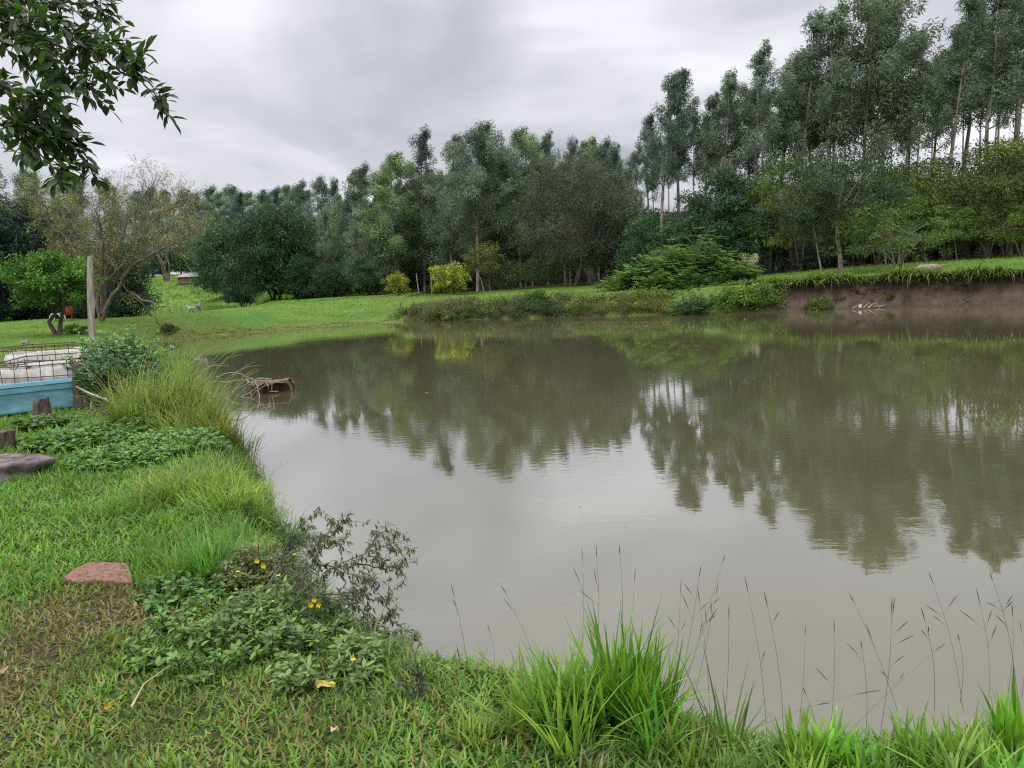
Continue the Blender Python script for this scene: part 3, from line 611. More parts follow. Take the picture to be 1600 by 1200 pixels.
# rows behind, crowns seen only between the front ones
r2 = np.random.default_rng(5)
prof_x = [440, 500, 560, 620, 680, 740, 800, 860, 920, 960, 1000, 1060, 1120, 1180, 1240, 1300, 1360, 1420, 1480, 1540, 1640]
prof_y = [310, 305, 282, 262, 240, 235, 240, 242, 250, 262, 200, 165, 165, 130, 95, 70, 60, 105, 40, 20, 10]
x_ = 450
while x_ < 985:
    pt = np.interp(x_, prof_x, prof_y) + r2.uniform(6, 40); dep = r2.uniform(64, 78)
    place(EU[int(r2.integers(0, 4))], x_, pt, dep, 'slender eucalyptus crowded in the back rows of the closed grove', 'tree', 'eucalyptus trees in the closed back rows', None, wscale=r2.uniform(.8, 1.1))
    x_ += r2.uniform(9, 17)
x_ = 992
while x_ < 1640:
    pt = np.interp(x_, prof_x, prof_y) + r2.uniform(5, 45); dep = r2.uniform(52, 66)
    place(EUB[int(r2.integers(0, 3))], x_, pt, dep, 'tall thin trunked eucalyptus in the open back rows with sky between the trunks', 'tree', 'eucalyptus trees in the open back rows', None, wscale=r2.uniform(.6, .85))
    x_ += r2.uniform(17, 28)
# lean young trunks in the dark of the grove
far_l = [(200, 300), (222, 297), (246, 302), (268, 300), (290, 304), (311, 295), (326, 302), (338, 292), (347, 297), (361, 304), (375, 303), (389, 309), (402, 300), (416, 297), (431, 292), (444, 296), (470, 300)]
for i, (px, pt) in enumerate(far_l):
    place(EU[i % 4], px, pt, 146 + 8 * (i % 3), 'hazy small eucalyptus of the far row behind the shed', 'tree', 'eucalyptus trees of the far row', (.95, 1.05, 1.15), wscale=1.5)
SHORT = [(455, 'the small wind-swept one above the bamboo'), (487, 'the blunt crowned one by the bamboo'), (556, 'the slim dark pointed one at the left shoulder'), (577, 'the wispy leaning one at the left shoulder'), (604, 'the pale green rounded one'), (645, 'the dark pointed one left of the dome'), (690, 'the left flank of the broad dome'), (730, 'the broad dome crown'), (768, 'the thin one right of the dome'), (800, 'the light green bushy topped one'), (844, 'the slim dark one over the brown tree'),
         (873, 'the small topped one over the brown tree'), (897, 'the bright green one in the low saddle'), (925, 'the twin feathery tips of the low saddle'), (954, 'the lowest tip before the tall step'), (1004, 'the dark one at the tall step'), (1036, 'the blue green twin tips'), (1088, 'the low one beside the twin tips'), (1112, 'the pointed grey green one'), (1160, 'the half hidden one left of the steeple'), (1182, 'the wispy top left of the steeple'),
         (1240, 'the steeple shaped one'), (1270, 'the one filling the notch by the steeple'), (1302, 'the big crown reaching the top edge'), (1345, 'the tallest olive brown crown'), (1385, 'the yellow green leaning one'), (1418, 'the lower one in the sky notch'), (1446, 'the smallest one in the sky notch'), (1478, 'the first tall one after the sky notch'), (1512, 'the mid green second past the sky notch'), (1548, 'the dense dark third past the sky notch'), (1590, 'the bare trunked one near the right edge'), (1640, 'the trees past the right edge')]
def name_row(items, head, tail='', refs=SHORT):
    by = {}
    for px, o in items: by.setdefault(min(refs, key=lambda q: abs(q[0] - px))[1], []).append((px, o))
    for ref, L_ in by.items():
        L_.sort(key=lambda q: q[0]); n = len(L_); wd = {1: [''], 2: ['left ', 'right '], 3: ['left ', 'middle ', 'right '], 4: ['far left ', 'left ', 'right ', 'far right ']}.get(n, [f'{q} ' for q in ('first', 'second', 'third', 'fourth', 'fifth', 'sixth', 'seventh', 'eighth')])
        for (px, o), w in zip(L_, wd + ['last '] * n): o['label'] = f'{w}{head} {ref}{tail}'
back = [(o.location.x / o.location.y * FOC + 800, o) for o in C.objects if o.get('group') == 'eucalyptus trees in the closed back rows']
name_row([(px, o) for px, o in back], 'slender back row eucalyptus behind')
name_row([(o.location.x / o.location.y * FOC + 800, o) for o in C.objects if o.get('group') == 'eucalyptus trees in the open back rows'], 'thin trunked back row eucalyptus behind')
FARREF = [(205, 'the leafless grey tree top'), (255, 'the thin grey tree top'), (310, 'the gap between willow and green tree'), (350, 'the mid green bushy tree'), (400, 'the left half of the bamboo clump'), (450, 'the right half of the bamboo clump')]
name_row([(o.location.x / o.location.y * FOC + 800, o) for o in C.objects if o.get('group') == 'eucalyptus trees of the far row'], 'small far row eucalyptus over', '', FARREF)
# ----------------------------------------------------------------- understorey of the grove
SH = [bushy(201, 4.5, 5.0, .03, 'dark_shrub', ((.030, .052, .030), (.066, .100, .052)), 12, 460, .24, .10, 3, clv=.3),
      bushy(202, 3.6, 4.4, .02, 'dark_shrub', ((.032, .056, .032), (.072, .108, .055)), 11, 420, .20, .08, 3, clv=.3),
      bushy(203, 5.5, 4.6, .08, 'dark_shrub', ((.034, .054, .034), (.066, .094, .058)), 13, 430, .22, .07, 2, clv=.3)]
for i, px in enumerate(np.arange(470, 990, 27)):
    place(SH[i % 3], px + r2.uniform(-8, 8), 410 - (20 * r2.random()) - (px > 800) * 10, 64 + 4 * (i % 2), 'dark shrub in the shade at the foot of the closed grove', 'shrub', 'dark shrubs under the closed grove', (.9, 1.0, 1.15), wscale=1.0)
for i, px in enumerate(np.arange(1000, 1660, 26)):
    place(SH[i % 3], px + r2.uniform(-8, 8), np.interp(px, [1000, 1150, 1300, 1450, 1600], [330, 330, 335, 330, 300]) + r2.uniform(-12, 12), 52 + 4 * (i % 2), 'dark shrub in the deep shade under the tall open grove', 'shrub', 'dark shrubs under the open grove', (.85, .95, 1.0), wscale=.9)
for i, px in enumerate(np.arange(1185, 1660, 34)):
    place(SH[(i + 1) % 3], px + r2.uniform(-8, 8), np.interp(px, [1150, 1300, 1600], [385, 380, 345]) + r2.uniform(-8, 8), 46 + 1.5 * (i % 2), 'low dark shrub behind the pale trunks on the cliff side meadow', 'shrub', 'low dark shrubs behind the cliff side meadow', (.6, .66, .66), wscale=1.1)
for gg, hd_ in (('dark shrubs under the closed grove', 'shaded shrub at the foot of'), ('dark shrubs under the open grove', 'deep shade shrub under'), ('low dark shrubs behind the cliff side meadow', 'low meadow edge shrub below')):
    name_row([(o.location.x / o.location.y * FOC + 800, o) for o in C.objects if o.get('group') == gg], hd_)
for i, px in enumerate(np.arange(540, 1010, 24)):
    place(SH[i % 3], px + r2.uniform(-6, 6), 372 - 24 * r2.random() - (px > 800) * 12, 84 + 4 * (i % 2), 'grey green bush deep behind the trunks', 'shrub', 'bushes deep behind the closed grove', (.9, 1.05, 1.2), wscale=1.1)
name_row([(o.location.x / o.location.y * FOC + 800, o) for o in C.objects if o.get('group') == 'bushes deep behind the closed grove'], 'bush deep behind the trunks of')
# ----------------------------------------------------------------- named trees in front of the grove
cas = bushy(210, 9.5, 7.2, .10, 'casuarina_tree', ((.055, .062, .050), (.100, .108, .086)), 24, 900, .34, .035, 3, clv=.18, droop=-.25, fine=.42, trad=.14)
place(cas, 884, 238, 52, 'brownish grey rounded tree with fine needle like foliage in front of the eucalyptus row', 'tree', tint=(1.0, 1.0, 1.0), wscale=1.0, zrot=.3)
place(cas, 935, 300, 53, 'smaller brownish green tree leaning against the rounded brown one', 'tree', tint=(.85, 1.05, .9), zrot=1.9)
mid = bushy(211, 7, 5, .10, 'broadleaf_tree', ((.062, .092, .050), (.115, .155, .085)), 15, 620, .26, .07, 3, clv=.25, wind=(.4, 0, .1))
midl = [(560, 395, 62, 'grey green bushy tree beneath the left shoulder of the grove', (.8, .95, .95)), (515, 372, 66, 'greyish bush tree between the bamboo clump and the grove', (.7, .85, .85)),
        (600, 350, 62, 'grey green mid height tree behind the smaller yellow shrub', (.75, .88, .9)), (1000, 330, 49, 'dark mid height tree under the tall step of the treeline', (.65, .85, .75)),
        (1055, 340, 48, 'mid green tree below the twin tipped eucalyptus', (.75, 1, .8)), (1090, 292, 49, 'tall bushy tree under the pointed grey green eucalyptus', (.7, .85, .8)),
        (1135, 255, 47, 'dark dense broad tree with hanging dark skirt under the half hidden eucalyptus', (.55, .72, .7)), (1165, 268, 47, 'very dark drooping tree above the tangle of bare branches', (.5, .68, .66)),
        (968, 345, 52, 'dull green tree filling the corner where the treeline jumps up', (.7, .85, .8)), (1030, 385, 44, 'bright bush tree behind the big fern like thicket', (.8, 1.2, .75)), (690, 352, 62, 'grey bush tree in the shade under the broad dome', (.65, .75, .8)), (770, 355, 60, 'dark bush tree right under the broad dome', (.6, .75, .7)),(648, 372, 64, 'shaded bush tree between the two yellow shrubs', (.6, .7, .72))]
for px, pt, Y_, lab, tint in midl: place(mid, px, pt, Y_, lab, 'tree', tint=tint, zrot=rng.uniform(0, 6))
# bamboo clump and its neighbours
bam = bushy(212, 10, 9.5, .0, 'bamboo_clump', ((.020, .040, .022), (.042, .075, .036)), 30, 1000, .42, .09, 5, clv=.35, droop=.7, fine=.45)
place(bam, 415, 318, 66, 'big rounded dark green bamboo clump at the end of the grass dam', 'bamboo', tint=(1.0, 1.05, .95), zrot=.4, wscale=.98)
for px, pt, Y_, lab, tint, ws in ((352, 345, 96, 'mid green bushy tree left of the big bamboo clump', (1.25, 1.6, 1.15), 1.0), (332, 400, 112, 'low bushy tree beside the little shed', (1.4, 1.6, 1.3), 1.0), (478, 396, 64, 'low dark bush tree right of the big bamboo clump', (.8, 1.0, .8), 1.2), (510, 410, 62, 'dark round bush at the right foot of the bamboo clump', (.9, 1.05, .9), 1.1),
                              (372, 405, 74, 'pale grey green bush at the left foot of the bamboo clump', (1.5, 1.75, 1.7), .8)):
    place(bam, px, pt, Y_, lab, 'tree', tint=tint, zrot=rng.uniform(0, 6), wscale=ws).name = 'bushy_tree'
# yellow shrubs
yel = bushy(213, 3.0, 3.2, .04, 'yellow_shrub', ((.13, .16, .022), (.31, .32, .04)), 12, 420, .17, .10, 3, clv=.25, bark=M_bark, trad=.04)
place(yel, 619, 425, 54, 'small yellow leaved shrub, the rounder and smaller of the two', 'shrub', tint=(.85, .85, .9), wscale=1.0)
place(yel, 703, 410, 52, 'larger bright yellow green shrub beside the olive tree', 'shrub', tint=(1.05, 1.08, 1.0), wscale=1.15, zrot=2)
oli = bushy(214, 4.6, 3.8, .36, 'olive_green_tree', ((.085, .10, .025), (.15, .165, .045)), 12, 420, .17, .07, 1, clv=.25, bark=M_bark, trad=.09)
place(oli, 752, 378, 54, 'olive green small tree with a pale trunk right of the yellow shrub', 'tree', zrot=.5, tint=(1, 1, 1))
low = bushy(215, 2.6, 4.6, .04, 'olive_shrub', ((.055, .08, .03), (.095, .12, .045)), 12, 420, .17, .06, 3, clv=.25, trad=.03)
place(low, 790, 412, 55, 'low olive shrub at the foot of the olive green tree', 'shrub', tint=(.95, 1, 1))
place(low, 850, 398, 55, 'greyish upright shrub in front of the brownish rounded tree', 'shrub', tint=(.8, .95, 1.0), wscale=.9)
place(low, 905, 425, 55, 'flat dark shrub under the brownish rounded tree', 'shrub', tint=(.6, .72, .7), wscale=.9)
# right: trees with pale trunks and feathery acacias
def pale_tree(name, px_b, py_b, px_k, py_k, tops, label, crown_pal, cwid, seed, rad=.12, lean=None, per=300):
    r = np.random.default_rng(seed); b = ground_at(px_b, py_b); root = empty(name, b, 0, label, 'tree'); Y_ = b[1]
    k_ = at(px_k, py_k, Y_) - b; tb = MB(); cb = MB(); tube(tb, [np.array([0, 0, -.1]), k_ * .33 + r.normal(0, .03, 3), k_ * .68 + r.normal(0, .04, 3), k_], [rad, rad * .85, rad * .72, rad * .6], 8)
    cen = []; cr = []
    for (tx, ty, w) in tops:
        e_ = at(tx, ty, Y_ + r.uniform(-1, 1)) - b; m_ = (k_ + e_) / 2 + r.normal(0, .15, 3); tube(tb, [k_, m_, e_], [rad * .5, rad * .3, .015], 5, cap=False)
        for q_ in range(int(22 * w)): cen.append(e_ + r.normal(0, 1, 3) * np.array([.75 * w, .7 * w, .30 * w])); cr.append(r.uniform(.22, .5) * w)
    clumps(cb, cen, np.array(cr), per // 8, .19, .055, crown_pal, r, droop=.2, flat=.6, clv=.25, wind=(.15, 0, 0))
    tb.build('trunk', M_bark, root); cb.build('crown', M_leaf, root); return root
DG = ((.032, .052, .028), (.060, .085, .042))
pale_tree('broadleaf_tree', 1314, 429, 1307, 338, [(1262, 292, 1.1), (1300, 285, 1.2), (1345, 290, 1.1), (1238, 320, 1.0), (1290, 320, 1.0), (1330, 322, 1.0), (1372, 300, .9), (1320, 250, 1.1), (1270, 258, 1.0), (1355, 262, .9)], 'tree with the brightest straight pale trunk and a dark flat crown', DG, 1, 301, .13)
pale_tree('broadleaf_tree', 1237, 421, 1233, 335, [(1215, 265, 1.2), (1250, 235, 1.2), (1225, 300, 1.1), (1260, 300, 1.0), (1195, 320, 1.0), (1240, 212, 1.1), (1275, 268, 1.0)], 'grey trunked tree with a feathery dark green crown left of the brightest pale trunk', ((.04, .07, .03), (.075, .115, .045)), 1, 302, .11)
pale_tree('broadleaf_tree', 1286, 431, 1268, 345, [(1262, 345, .8), (1282, 335, .8), (1250, 360, .7), (1275, 370, .6)], 'slim leaning sapling between the two straight pale trunks', DG, 1, 303, .05)
pale_tree('broadleaf_tree', 1155, 420, 1153, 350, [(1150, 335, .9), (1170, 330, .8), (1135, 345, .8), (1180, 350, .7)], 'thin dark tree standing in the tangle beside the thicket', DG, 1, 304, .05)
ac = layered(220, 4.6, 6.6, per=210, npad=34)
ac2 = layered(221, 3.6, 5.4, pal=((.05, .085, .022), (.105, .145, .035)), per=190, npad=26, stems=5)
place(ac2, 1402, 320, 40, 'spreading acacia with many thin pale stems in a V, on the cliff side meadow', 'tree', base_py=426, tint=(.9, 1.0, 1.0), wscale=1.05)
for px, pt, Y_, lab, tint, ws, k in ((1440, 270, 44, 'yellow green acacia crown behind the V stemmed acacia', (1.15, 1.1, .8), 1.0, 0), (1510, 236, 44, 'tall yellowish acacia right of the V stemmed one', (1.0, 1.0, .8), 1.0, 0), (1372, 276, 45, 'olive acacia behind the brightest pale trunk', (.95, 1.0, .8), .85, 0),
        (1575, 228, 43, 'acacia with broad yellow green sprays close to the right edge', (1.15, 1.15, .7), 1.0, 0), (1640, 215, 43, 'acacia standing past the last trunk on the right', (1, 1, .8), 1.0, 0), (1478, 330, 42, 'low layered acacia between the V stemmed acacia and the two slim stems', (.85, .95, .8), 1.0, 1), (1545, 320, 41, 'low acacia over the pale forked stems near the right edge', (1.05, 1.1, .8), 1.0, 1),
        (1600, 315, 40, 'low bright acacia at the right edge of the meadow', (1.1, 1.15, .75), 1.0, 1), (1198, 292, 46, 'yellowish thin acacia in the gap beside the dark drooping tree', (1.1, 1.0, .6), .5, 0), (1425, 262, 46, 'acacia top with dense dark green foliage under the sky notch', (.75, .9, .75), .9, 0), (1330, 262, 46, 'dark green acacia behind the flat crowned tree', (.65, .8, .75), .9, 0), (1250, 245, 46, 'feathery green tree top with an orange tinge between the open trunks', (.8, .95, .75), .6, 0)):
    place((ac, ac2)[k], px, pt, Y_, lab, 'tree', tint=tint, zrot=rng.uniform(0, 6), wscale=ws)
for i, (b_, k_) in enumerate((((1568, 396), (1560, 362)), ((1584, 394), (1592, 366)), ((1496, 407), (1490, 372)), ((1385, 420), (1380, 385)))):
    labs = ['pale forked stem nearest the right edge but one', 'slanting pale stem nearest the right edge', 'thin grey stem under the low layered acacia', 'short dark stem left of the V stemmed acacia']
    Y_ = ground_at(*b_)[1]
    pale_tree('broadleaf_tree', *b_, *k_, [(k_[0] - 10, k_[1] - 12, .6), (k_[0] + 12, k_[1] - 14, .6)], labs[i].replace('stem', 'stemmed small tree'), ((.06, .09, .025), (.11, .15, .035)), 1, 320 + i, .05)
# ================================================================= thicket and bank scrub
def frondy(seed, H, Wd, n=60, pal=((.06, .105, .030), (.14, .20, .055)), name='fern_like_shrub'):
    """arching stems carrying long compound leaves, leaning with the wind"""
    r = np.random.default_rng(seed); root = empty(name, (0, 0, 0)); tb = MB(); cb = MB(); LB = []; LD = []; LC = []; LL = []
    for i in range(n):
        a = r.uniform(0, 6.283); rr = Wd * .5 * math.sqrt(r.random()); q0 = np.array([math.cos(a) * rr * .45, math.sin(a) * rr * .45, -.1]); hh = H * (1.05 - .75 * (2 * rr / Wd) ** 1.5) * r.uniform(.6, 1.05)
        q1 = np.array([math.cos(a) * rr * .8, math.sin(a) * rr * .8, hh * .65]); q2 = np.array([math.cos(a) * rr * 1.25 + .35 * hh / H, math.sin(a) * rr * 1.1, hh])
        f = np.linspace(0, 1, 8)[:, None]; P = q0 * (1 - f) ** 2 + 2 * q1 * f * (1 - f) + q2 * f ** 2; tube(tb, P, np.linspace(.022, .006, 8), 4, cap=False)
        kc = r.random(); ck = r.uniform(.6, 1.35)
        for j in range(12):
            u = .25 + .75 * (j + r.random()) / 12; p0 = P[min(7, int(u * 7.99))] + r.normal(0, .04, 3); b_ = r.uniform(0, 6.283); d = unit(np.array([math.cos(b_) + .6, math.sin(b_), r.uniform(-.1, .7)])); L_ = r.uniform(.3, .6)
            t_ = np.linspace(.12, 1, 11)[:, None]; C_ = p0 + d * L_ * t_ + np.array([0, 0, -.16]) * t_ ** 2; sd_ = unit(np.cross(d, [0, 0, 1.0]))
            for sg_ in (-1, 1): LB.append(C_); LD.append(np.tile(d * .7 + sd_ * sg_ + np.array([0, 0, -.12]), (11, 1))); LC.append(np.tile((np.array(pal[0]) * (1 - kc) + np.array(pal[1]) * kc) * ck * r.uniform(.8, 1.2), (11, 1))); LL.append(.15 * np.sin(np.pi * (t_[:, 0] * .85 + .1)) + .03)
    LB = np.concatenate(LB); m_ = len(LB); rl_ = np.tile([0, 0, 1.0], (m_, 1)) + r.normal(0, .25, (m_, 3)); leaves(cb, LB, np.concatenate(LD), np.concatenate(LL), .045, np.concatenate(LC), r, rl_)
    t_ = tb.build('stem', M_twig, root); c_ = cb.build('crown', M_leaf, root); reg(root, t_, c_); root['H'] = H; return root
fern = frondy(230, 3.0, 4.4, 64)
scr = bushy(231, 1.3, 2.3, .0, 'bank_shrub', ((.065, .095, .028), (.15, .18, .055)), 10, 360, .13, .05, 3, clv=.28, trad=.02, droop=.2)
scb = bushy(232, 1.2, 2.4, .0, 'bank_shrub', ((.075, .080, .042), (.17, .16, .09)), 10, 340, .16, .028, 3, clv=.28, trad=.02, droop=.3)
for px, pt, Y_, lab, tint, ws in ((1075, 368, 40, 'tallest pale feathery shrub of the thicket with wind blown fronds', (1.1, 1.15, .95), .95), (1035, 385, 40.5, 'feathery green shrub on the left shoulder of the tall thicket', (1.0, 1.25, 1.0), 1.0), (1110, 395, 40, 'feathery blue green shrub right of the tallest one in the thicket', (.75, 1.1, 1.0), .9), (990, 420, 43, 'yellowish shrub sloping down on the left of the thicket', (1.15, 1.2, .8), 1.1),
       (945, 437, 46, 'low green shrub at the far left end of the thicket', (.8, 1.1, .9), 1.0), (1060, 425, 38.5, 'broad green shrub in the middle of the thicket', (.95, 1.15, .9), 1.2), (1120, 430, 38, 'shrub at the right foot of the thicket', (.8, 1.1, .8), 1.0), (968, 428, 41, 'yellow green shrub on the low left slope of the thicket', (1.2, 1.2, .7), 1.3), (1010, 402, 41.5, 'olive feathery shrub between the left shoulder and the slope of the thicket', (1.1, 1.1, .8), 1.1), (1020, 432, 38.5, 'bright low shrub in the lower left of the thicket', (1.2, 1.25, .8), 1.3), (1095, 372, 41, 'feathery shrub behind the tallest one of the thicket', (.9, 1.15, 1.0), 1.0)):
    place(fern, px, pt - 6, Y_, lab, 'shrub', 'feathery shrubs of the thicket on the bank', (tint[0] * 1.2, tint[1] * 1.2, tint[2] * 1.2), zrot=rng.uniform(-.6, .6), wscale=ws * 1.3)
place(fern, 1080, 442, 34.8, 'dark glossy fern like shrub hanging over the water', 'shrub', 'feathery shrubs of the thicket on the bank', (.55, .9, .85), wscale=1.1, zrot=1)
for px, pt, Y_, tint, lab, ws in ((1045, 440, 37.3, (.75, 1.15, .9), 'green feathery shrub spilling down the bank left of the dark glossy one', .9), (1112, 438, 37.0, (.6, .95, .85), 'dark green feathery shrub spilling down the bank right of the dark glossy one', .9), (1080, 418, 37.6, (.85, 1.2, .95), 'feathery shrub standing just behind the dark glossy one', .9)):
    place(fern, px, pt, Y_, lab, 'shrub', 'feathery shrubs of the thicket on the bank', tint, wscale=ws, zrot=rng.uniform(-.6, .6), minH=1.2)
bank = [(640, 480, 0, (1, 1.1, .8), 'green creeper at the left end of the scrubby bank'), (668, 474, 1, (.8, .75, .6), 'brown scrub near the left end of the bank'), (695, 470, 1, (1.15, 1.1, .8), 'olive scrub left of the thin dry bush'), (722, 466, 1, (.75, .85, .7), 'thin dry bush standing above the scrubby bank'), (748, 470, 1, (.8, .9, .7), 'olive brown scrub under the olive green tree'),
        (778, 468, 0, (.9, .9, .7), 'scrub with leafy top in the middle of the bank'), (806, 466, 1, (.7, .8, .65), 'dark brown scrub in the middle of the bank'), (835, 458, 0, (.45, .72, .5), 'dark green leafy shrub hanging over the bank edge'), (862, 462, 0, (.5, .75, .5), 'second dark green shrub on the bank edge, right of the first'), (890, 462, 1, (.95, .95, .8), 'dry grey brown scrub right of the dark green shrubs'),
        (918, 466, 0, (1.1, 1.1, .8), 'pale olive scrub on the bank left of the thicket'), (948, 462, 0, (.9, .95, .7), 'green scrub beneath the low end of the thicket'), (975, 460, 1, (1, 1, .75), 'twiggy scrub beneath the sloping thicket'), (1003, 455, 0, (1.25, 1.3, .75), 'yellow green shrub just above the water under the thicket'), (1032, 456, 0, (1.3, 1.4, .8), 'brightest yellow green shrub just above the water under the thicket'),
        (1150, 448, 0, (.95, 1.2, .7), 'green shrub where the thicket meets the earth cliff'), (1175, 446, 0, (1.1, 1.25, .8), 'leafy mound hanging over the start of the earth cliff'), (1200, 450, 0, (.9, 1.1, .7), 'low leafy mound right over the start of the earth cliff')]
for px, pt, k, tint, lab in bank:
    s_ = np.interp(px, [620, 1130, 1210], [502.5, 488, 486]); w_ = at_z(px, s_, 0)
    place((scr, scb)[k], px, pt - 3, w_[1] + (1.25 if px < 1130 else .5), lab, 'shrub', 'scrub along the steep bank', tint, zrot=rng.uniform(0, 6), wscale=1.1, minH=1.1)
    if px < 1140:
        w2 = at_z(px + 13, s_ - .3, 0); place((scb, scr)[k], px + 13, pt + 11, w2[1] + .35, lab.replace(' just above the water', '').replace(' hanging over the bank edge', '').replace(' standing above the scrubby bank', ' of the bank').replace(' on the bank left of the thicket', ' left of the thicket').replace(', right of the first', '').replace('scrub', 'low scrub').replace('shrub', 'low shrub').replace('bush', 'low bush').replace('creeper', 'low creeper') + ', at the water line', 'shrub', 'scrub along the steep bank', (tint[0] * .85, tint[1] * .85, tint[2] * .8), zrot=rng.uniform(0, 6), wscale=1.15, minH=.8)
for px, pb, pt, tint, lab, ws in ((1345, 481, 452, (.8, .95, .6), 'green creeper trailing down the earth cliff above the driftwood', .7), (1392, 480, 456, (.75, .8, .5), 'dull creeper tuft on the upper edge of the earth cliff', .6), (1500, 478, 459, (.7, .8, .5), 'small dull tuft at the water line below the cliff hollow', .6), (1282, 484, 464, (1.0, 1.15, .6), 'small bush at the water line at the left part of the earth cliff', 1.0), (1440, 478, 458, (1.7, 2.0, .6), 'bright lime green bush at the water line of the earth cliff', 1.15), (1318, 482, 462, (.75, .8, .5), 'dull bush at the water line next to the small one', 1.1), (1590, 476, 432, (.95, 1.0, .5), 'taller olive bush on the cliff at the right edge', 1.1), (1565, 476, 455, (.9, .95, .5), 'low olive bush left of the taller one on the cliff', .9)):
    w_ = at_z(px, pb, 0); place(scr, px, pt, w_[1] + .12, lab, 'shrub', 'bushes on the earth cliff', tint, zrot=rng.uniform(0, 6), wscale=ws)
# the bare earth cliff: a rough face with a lip, hollows and fallen lumps
rc = np.random.default_rng(55); pxs = np.arange(1222, 1720, 1.7); NR = 26; V = []; lip = {}
for px in pxs:
    sy = np.interp(px, [1130, 1235, 1300, 1400, 1500, 1600, 1750], [488, 485, 482.5, 480, 478.5, 477, 470]); w_ = at_z(px, sy, 0)[:2]; ys = w_[1] + np.arange(0, 2.5, .05); hs = height(w_[0] * ys / w_[1], ys); kk = np.argmax(hs > .92 * hs[-1]); d = unit(w_); zt = hs[-1] + .01; rt = np.linalg.norm(w_) * ys[kk] / w_[1]; fade = smooth((px - 1222) / 40)
    for k in range(NR):
        u = k / (NR - 1); x = px * .02
        hole = math.exp(-(((px - 1540) / 32) ** 2)) * math.exp(-(((u - .52) / .22) ** 2)) * .35 + math.exp(-(((px - 1365) / 26) ** 2)) * math.exp(-(((u - .25) / .2) ** 2)) * .2
        off = .16 * (1 - u) ** 1.6 + .12 * math.sin(x * 2.3 + u * 3) * (1 - .4 * u) + .09 * abs(math.sin(x * 4.1 + 1.5 * math.sin(u * 5 + x))) + .05 * abs(math.sin(x * 11 + u * 7 + 2 * math.sin(x * 3))) + .05 * abs(math.sin(u * 9 + 3 * math.sin(x * 1.7))) + rc.normal(0, .022) - hole + .12 * smooth((u - .82) / .18)
        r_ = rt - .06 * fade - off * .85 * (.3 + .7 * fade)
        V.append((d[0] * r_, d[1] * r_, -.12 + (zt + .12) * u + rc.normal(0, .008)))
    V.append((d[0] * (rt + .25), d[1] * (rt + .25), zt - .06))
NR1 = NR + 1; mb = MB(); n = len(pxs); wet = np.array([[(.42 if j < 3 + 1.5 * math.sin(i * .13) else .8 if j < 7 + 3 * math.sin(i * .07) else 1.0) * (.72 if (math.sin(j * 1.9 + 2 * math.sin(i * .05)) > .72) else 1.0)] * 3 for i in range(n - 1) for j in range(NR1 - 1)])
mb.add(V, [(i * NR1 + j, i * NR1 + j + 1, (i + 1) * NR1 + j + 1, (i + 1) * NR1 + j) for i in range(n - 1) for j in range(NR1 - 1)], wet * rc.uniform(.85, 1.15, (len(wet), 1)), True)
M_earth = rough_mat('bare_earth', (0.040, 0.030, 0.025), (0.150, 0.112, 0.088), 2.1, bump=1.0, stretch=(1, 1, 2.2), c3=(0.27, 0.22, 0.18), spec=.1, detail=10, usecol=True)
tag(mb.build('earth_bank', M_earth), kind='structure')
Vc = np.array(V).reshape(n, NR1, 3); mb = MB()
for i in range(150):
    a_ = int(rc.integers(0, n - 1)); j = int(rc.integers(14, NR)); p0 = Vc[a_, j] - unit(Vc[a_, j] * np.array([1, 1, 0])) * .02; P = [p0]
    for q_ in range(5): P.append(P[-1] + np.array([rc.normal(0, .05), rc.normal(-.01, .02), -rc.uniform(.03, .10)]))
    tube(mb, P, np.linspace(.012, .004, 6), 4, cap=False)
tag(mb.build('hanging_roots', M_twig), 'thin dead roots dangling from the face of the earth cliff', 'roots', kind='stuff')
# grass hanging over the earth cliff
def tuft(mb, c, n, L, Wd, spread, col1, col2, lean=(.1, .8), curve=(.3, 1.2), r=rng, seg=4):
    a = r.uniform(0, 6.283, n); rr = np.sqrt(r.random(n)) * spread; base = np.asarray(c) + np.stack([np.cos(a) * rr, np.sin(a) * rr, np.zeros(n)], 1)
    hd = a + r.normal(0, 1.15, n); v = r.random((n, 1)); col = (np.array(col1) * (1 - v) + np.array(col2) * v) * r.normal(1, .15, (n, 1)).clip(.5, 1.5)
    ln = r.uniform(*lean, n) * (.4 + .6 * rr / spread)
    return blades(mb, base, hd, L * r.uniform(.45, 1.15, n), Wd * r.uniform(.6, 1.3, n), ln, r.uniform(*curve, n), col, seg)
mb = MB()
for px in np.arange(1150, 1640, 5):
    sy = np.interp(px, [1130, 1235, 1300, 1400, 1500, 1600, 1750], [488, 485, 482.5, 480, 478.5, 477, 470]); w_ = at_z(px, sy, 0); ys = w_[1] + np.arange(0, 2.5, .05); hs = height(w_[0] * ys / w_[1], ys); y = ys[np.argmax(hs > .92 * hs[-1])] + rng.uniform(-.12, .15) - (.25 if px > 1240 else 0); x = w_[0] * y / w_[1]; ztop = hs[-1] - .02
    for q_ in range(3):
        xx = x + rng.uniform(-.12, .12); z = ztop + rng.uniform(-.25, .02) * (q_ == 2); dens_ = 1 if px > 1240 else 1.8
        tuft(mb, (xx, y, z), int(24 * dens_), rng.uniform(.15, .75) * (1 + .5 * math.sin(px * .05)) if px > 1240 else .6, .04, .20, (.08, .13, .025), (.17, .22, .05), (.3, 1.5), (1.0, 2.4))
